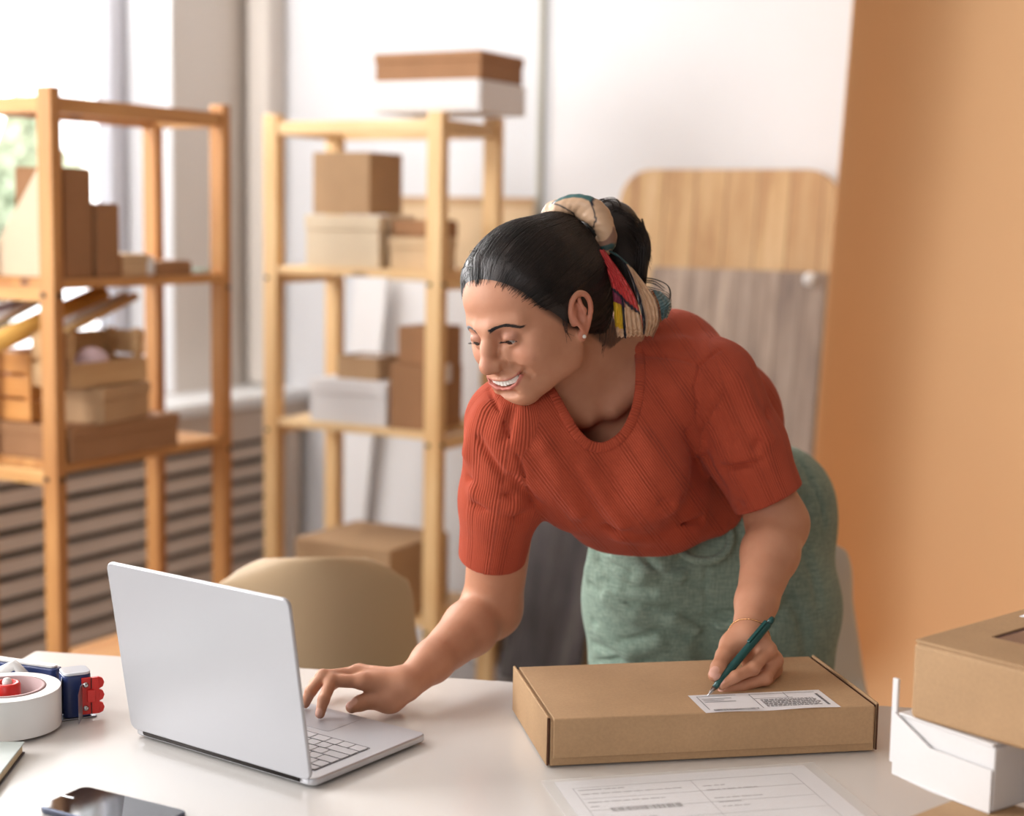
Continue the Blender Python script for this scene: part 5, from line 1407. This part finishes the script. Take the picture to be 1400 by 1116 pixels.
for i in range(len(sd)):
    q = hp_[i]
    if np.isnan(q).any(): continue
    lq = HF.loc(q); o_ = (q - HF.wor(c0[None])); o_ /= np.linalg.norm(o_, axis=1, keepdims=True)
    lift = rng.uniform(-.0004, .0010) - rng.uniform(.0062, .0094) * taper(lq)
    if (np.linalg.norm((np.abs(lq) * (1, 0, 0) + lq * (0, 1, 1) - (.080, .012, .004)) / (.022, .0215, .032), axis=1) < 1).any(): continue
    S_.add(q + o_ * np.asarray(lift).reshape(-1, 1), .00022, .00048)
# frizz at the forehead and wisps at the nape
def wisp(px, r=.00028): S_.add(catmull([W(*p_) for p_ in px], 5), r, .00015)
for i in range(46):
    x0, y0 = rng.uniform(636, 690), 0; y0 = np.interp(x0, [636, 655, 690], [375, 350, 322]) + rng.uniform(-4, 16)
    wisp([(x0 + 6, y0, 1.99), (x0 + rng.uniform(-8, 2), y0 - rng.uniform(2, 9), 1.975), (x0 - rng.uniform(4, 14), y0 - rng.uniform(-8, 8), 1.97), (x0 - rng.uniform(2, 14), y0 + rng.uniform(4, 16), 1.97)])
for i in range(26):
    x0 = rng.uniform(798, 842); wisp([(x0, 440 + rng.uniform(-8, 8), 2.03), (x0 + rng.uniform(-3, 3), 462 + rng.uniform(-4, 4), 2.045), (x0 - 4 + rng.uniform(-8, 6), 478 + rng.uniform(-6, 14), 2.05)])
for i in range(26):
    x0 = rng.uniform(752, 778); y0 = np.interp(x0, [752, 778], [415, 440]); wisp([(x0, y0 - 8, 1.975), (x0 + rng.uniform(-2, 6), y0 + rng.uniform(6, 18), 1.972), (x0 + rng.uniform(0, 10), y0 + rng.uniform(16, 34), 1.975)])
# pony tail: core + strands
pt = Sdf(); tie = W(812, 318, 2.105)
pt.add(d_cone(tie, W(836, 312, 2.12), .024, .034), .02); pt.add(d_cone(W(836, 316, 2.12), W(852, 352, 2.13), .034, .031), .02); pt.add(d_cone(W(852, 352, 2.13), W(862, 400, 2.12), .030, .020), .02)
lo_, hi_ = bounds(pt); PV, PQ = mesh_sdf(pt, lo_, hi_, .0025); pmesh('ponytail', PV, PQ, mh)
for i in range(620):
    a = rng.uniform(0, 2 * P); r = rng.uniform(.55, 1.08); ox, oy = math.cos(a) * r, math.sin(a) * r; dd = rng.uniform(-.03, .03)
    top_ = [(812 + ox * 14, 318 + oy * 16, 2.10), (838 + ox * 24, 302 + oy * 20, 2.115 + dd), (862 + ox * 24, 330 + oy * 24, 2.125 + dd), (864 + ox * 20, 368 + oy * 16, 2.125 + dd), (866 + ox * 14, 402 + oy * 10, 2.12 + dd * .6)]
    S_.add(catmull([W(*p_) for p_ in top_], 5), .0006, .0004)
for px in ([(812, 296, 2.09), (822, 276, 2.08), (842, 272, 2.08), (850, 288, 2.09), (846, 304, 2.1)], [(806, 290, 2.08), (818, 274, 2.075), (836, 276, 2.08), (840, 296, 2.09)],
           [(872, 380, 2.10), (896, 383, 2.08), (914, 392, 2.07), (917, 408, 2.07), (908, 414, 2.07)], [(874, 392, 2.10), (900, 398, 2.08), (913, 404, 2.07), (916, 414, 2.07)], [(872, 386, 2.1), (892, 386, 2.08), (908, 396, 2.07)],
           [(878, 300, 2.12), (884, 330, 2.12), (882, 360, 2.12), (874, 380, 2.12)], [(868, 298, 2.12), (886, 322, 2.12), (888, 352, 2.12), (878, 376, 2.12)]):
    for k in range(7):
        j = rng.normal(size=2) * 1.3; S_.add(catmull([W(x + j[0], y + j[1], d + .002 * k) for x, y, d in px], 6), .0005, .0002)
for i in range(60):
    a = rng.uniform(-.6, 1.5); x0, y0 = 852 + 32 * math.cos(a), 335 - 42 * math.sin(a)
    wisp([(x0 - 10, y0, 2.11), (x0 + 2, y0 - rng.uniform(-6, 6), 2.10), (x0 + rng.uniform(3, 9), y0 + rng.uniform(4, 20), 2.10)], .0002)
S_.build('hair_strands', mh)
# brows and lashes
B_ = Strands()
headS = Sdf(); headS.ops = [o for o in HDS.ops if o[3] is HF]
QQ = []
for s in (-1, 1):
    path = catmull([(s * .0115, 0, .0285), (s * .022, 0, .0318), (s * .035, 0, .0318), (s * .052, 0, .0225)], 12); n = len(path)
    for i in rng.integers(0, n - 2, 330):
        t = i / n; wd = .0030 * (1 - t * .68); q = path[i] + np.array([rng.normal() * .0008, 0, rng.uniform(-1, 1) * wd])
        up_ = (.0022 * (1 - t) - .001 * t) * (1 if q[2] < path[i][2] else -.3); e = q + np.array([s * .0048, 0, up_])
        QQ += [[q[0], -.16, q[2]], [(q[0] + e[0]) / 2, -.16, (q[2] + e[2]) / 2 + .0002], [e[0], -.16, e[2]]]
dd = HF.wor([(0, 1, 0)])[0] - HF.wor([(0, 0, 0)])[0]
HH = march(headS, HF.wor(np.array(QQ)), dd[None], .03, .13, 40).reshape(-1, 3, 3)
for i, h in enumerate(HH):
    if i == 330: B_.build('eyebrow', mh); B_ = Strands()
    if np.isnan(h).any(): continue
    B_.add(h - dd / np.linalg.norm(dd) * np.array([[-.0002], [.0004], [.0002]]), .00026, .00012, 4)
B_.build('eyebrow', mh)
for s in (-1, 1):
    L_ = Strands()
    rim = catmull([(s * (EX - .0115), -.0875, EZ - .0016), (s * (EX - .004), -.0905, EZ - .0006), (s * (EX + .005), -.0895, EZ - .0006), (s * (EX + .0135), -.0828, EZ - .0030)], 10)
    for i in range(0, len(rim), 1 if s > 0 else 2):
        t = i / len(rim)
        for k in range(2):
            q = rim[i] + rng.normal(size=3) * .0002; out = np.array([s * (t - .35) * .006, -.0040, -.0018 - .0004 * k]) * rng.uniform(.5, .8)
            S3 = [q, q + out * .5 + np.array([0, 0, -.0006]), q + out + np.array([0, 0, .0012])]
            L_.add(HF.wor(np.array(S3)), .00022, .00008, 4)
    L_.build('eyelashes', mh)
# ---- scarf
BEI, TEA, NAV, RED, YEL, MAG, BRN = lin(206, 170, 138), lin(60, 104, 104), lin(26, 30, 44), lin(196, 62, 62), lin(206, 166, 40), lin(128, 52, 76), lin(140, 106, 88)
msc, tsc, csc = mcol('pleated_satin', .38, 0, .5); tsc.color(csc)
scarf = []
ringp = catmull([(752, 298, 2.068), (762, 286, 2.060), (785, 281, 2.052), (808, 288, 2.045), (824, 305, 2.045), (829, 326, 2.050), (818, 342, 2.062), (800, 350, 2.10), (775, 335, 2.13), (756, 312, 2.10), (752, 298, 2.068)], 9)
ringp = np.array([W(*p_) for p_ in ringp]); m_ = len(ringp); K = 40; V = []; Cc = []
t_ = np.gradient(ringp, axis=0); t_ /= np.linalg.norm(t_, axis=1, keepdims=True)
for i in range(m_):
    a1 = np.cross(t_[i], CF); a1 /= np.linalg.norm(a1); a2 = np.cross(t_[i], a1); s_ = i / m_
    for k in range(K):
        th = 2 * P * k / K; tw = th + 6.5 * s_; r = .0118 * (1 + .13 * math.cos(2 * tw + 8 * s_) + .07 * abs(math.sin(s_ * 75 + 2 * th)) + .04 * math.sin(s_ * 40 + 3 * th)) * (1 + .25 * math.sin(P * min(1, s_ * 1.6)))
        V.append(ringp[i] + (a1 * math.cos(th) + a2 * math.sin(th) * .9) * r)
        f = s_ + .045 * math.sin(th + 1.0) + .02 * math.sin(2 * th)
        Cc.append(TEA if f < .06 else BEI if f < .16 else NAV if f < .175 else (TEA if (math.sin(th + 2.2) > -.15) else BEI) if f < .34 else NAV if f < .352 else BEI if f < .50 else BRN if f < .56 else TEA * .6 if f < .60 else BEI)
Q = np.array([(i * K + k, (i + 1) * K + k, (i + 1) * K + (k + 1) % K, i * K + (k + 1) % K) for i in range(m_ - 1) for k in range(K)])
sco = pmesh('scarf', np.array(V), Q, msc, colors=np.array(Cc))
sco['label'] = 'pleated beige and teal hair scarf'
def ribbon(left, right, depths, cf, pleats=6, amp=.0028, name='scarf_tail', zig=.0025):
    n = 16; lf, rt = catmull(left, n), catmull(right, n); k = min(len(lf), len(rt)); lf = lf[np.linspace(0, len(lf) - 1, 70).astype(int)]; rt = rt[np.linspace(0, len(rt) - 1, 70).astype(int)]
    dz = np.interp(np.linspace(0, 1, 70), np.linspace(0, 1, len(depths)), depths); nu = 60; V = []; Cc = []
    for j in range(70):
        v = j / 69
        for i in range(nu + 1):
            u = i / nu; ph_ = (u * pleats) % 1; saw = abs(ph_ * 2 - 1)
            x = lf[j][0] * (1 - u) + rt[j][0] * u; y = lf[j][1] * (1 - u) + rt[j][1] * u
            y += (saw - .5) * 3.4 * v ** 3 + math.sin(u * 9 + v * 5) * .8
            d = dz[j] - .012 * math.sin(P * u) + (saw - .5) * amp * 2 * (.35 + .65 * v) + .0012 * math.sin(v * 60 + u * 20)
            V.append(W(x, y, d)); Cc.append(cf(u, v))
    Q = np.array([(j * (nu + 1) + i, (j + 1) * (nu + 1) + i, (j + 1) * (nu + 1) + i + 1, j * (nu + 1) + i + 1) for j in range(69) for i in range(nu)])
    o = mesh_obj(name, np.array(V) - PO, Q, msc, sco, True, colors=np.array(Cc)); so = o.modifiers.new('t', 'SOLIDIFY'); so.thickness = .0007
    return o
def c1_(u, v):
    if .46 + .12 * u < v < .50 + .12 * u or (v > .5 and abs(u - (.42 - .1 * v)) < .045): return NAV
    if v < .46 + .12 * u: return RED
    if v < .60 and u < .45: return MAG
    if v < .86 and u < .34: return YEL
    return BEI
def c2_(u, v):
    if u < .26 - .1 * v: return NAV
    if v < .26: return TEA * .5
    return BEI if u < .9 or v < .5 else BRN
def c3_(u, v): return lin(96, 122, 124) if u > .35 else lin(196, 130, 88)
ribbon([(887, 398), (892, 417), (900, 440)], [(903, 398), (918, 416), (912, 434)], [2.075, 2.055, 2.050], c3_, 4, .002)
ribbon([(826, 341), (852, 358), (868, 398), (878, 437), (879, 457)], [(842, 345), (860, 362), (878, 384), (897, 410), (902, 437), (893, 460)], [2.055, 2.050, 2.045, 2.035, 2.028], c2_, 5)
ribbon([(814, 345), (830, 372), (837, 398), (840, 437), (844, 461)], [(826, 340), (856, 384), (872, 416), (879, 452), (878, 459)], [2.045, 2.035, 2.025, 2.018, 2.015], c1_, 6)
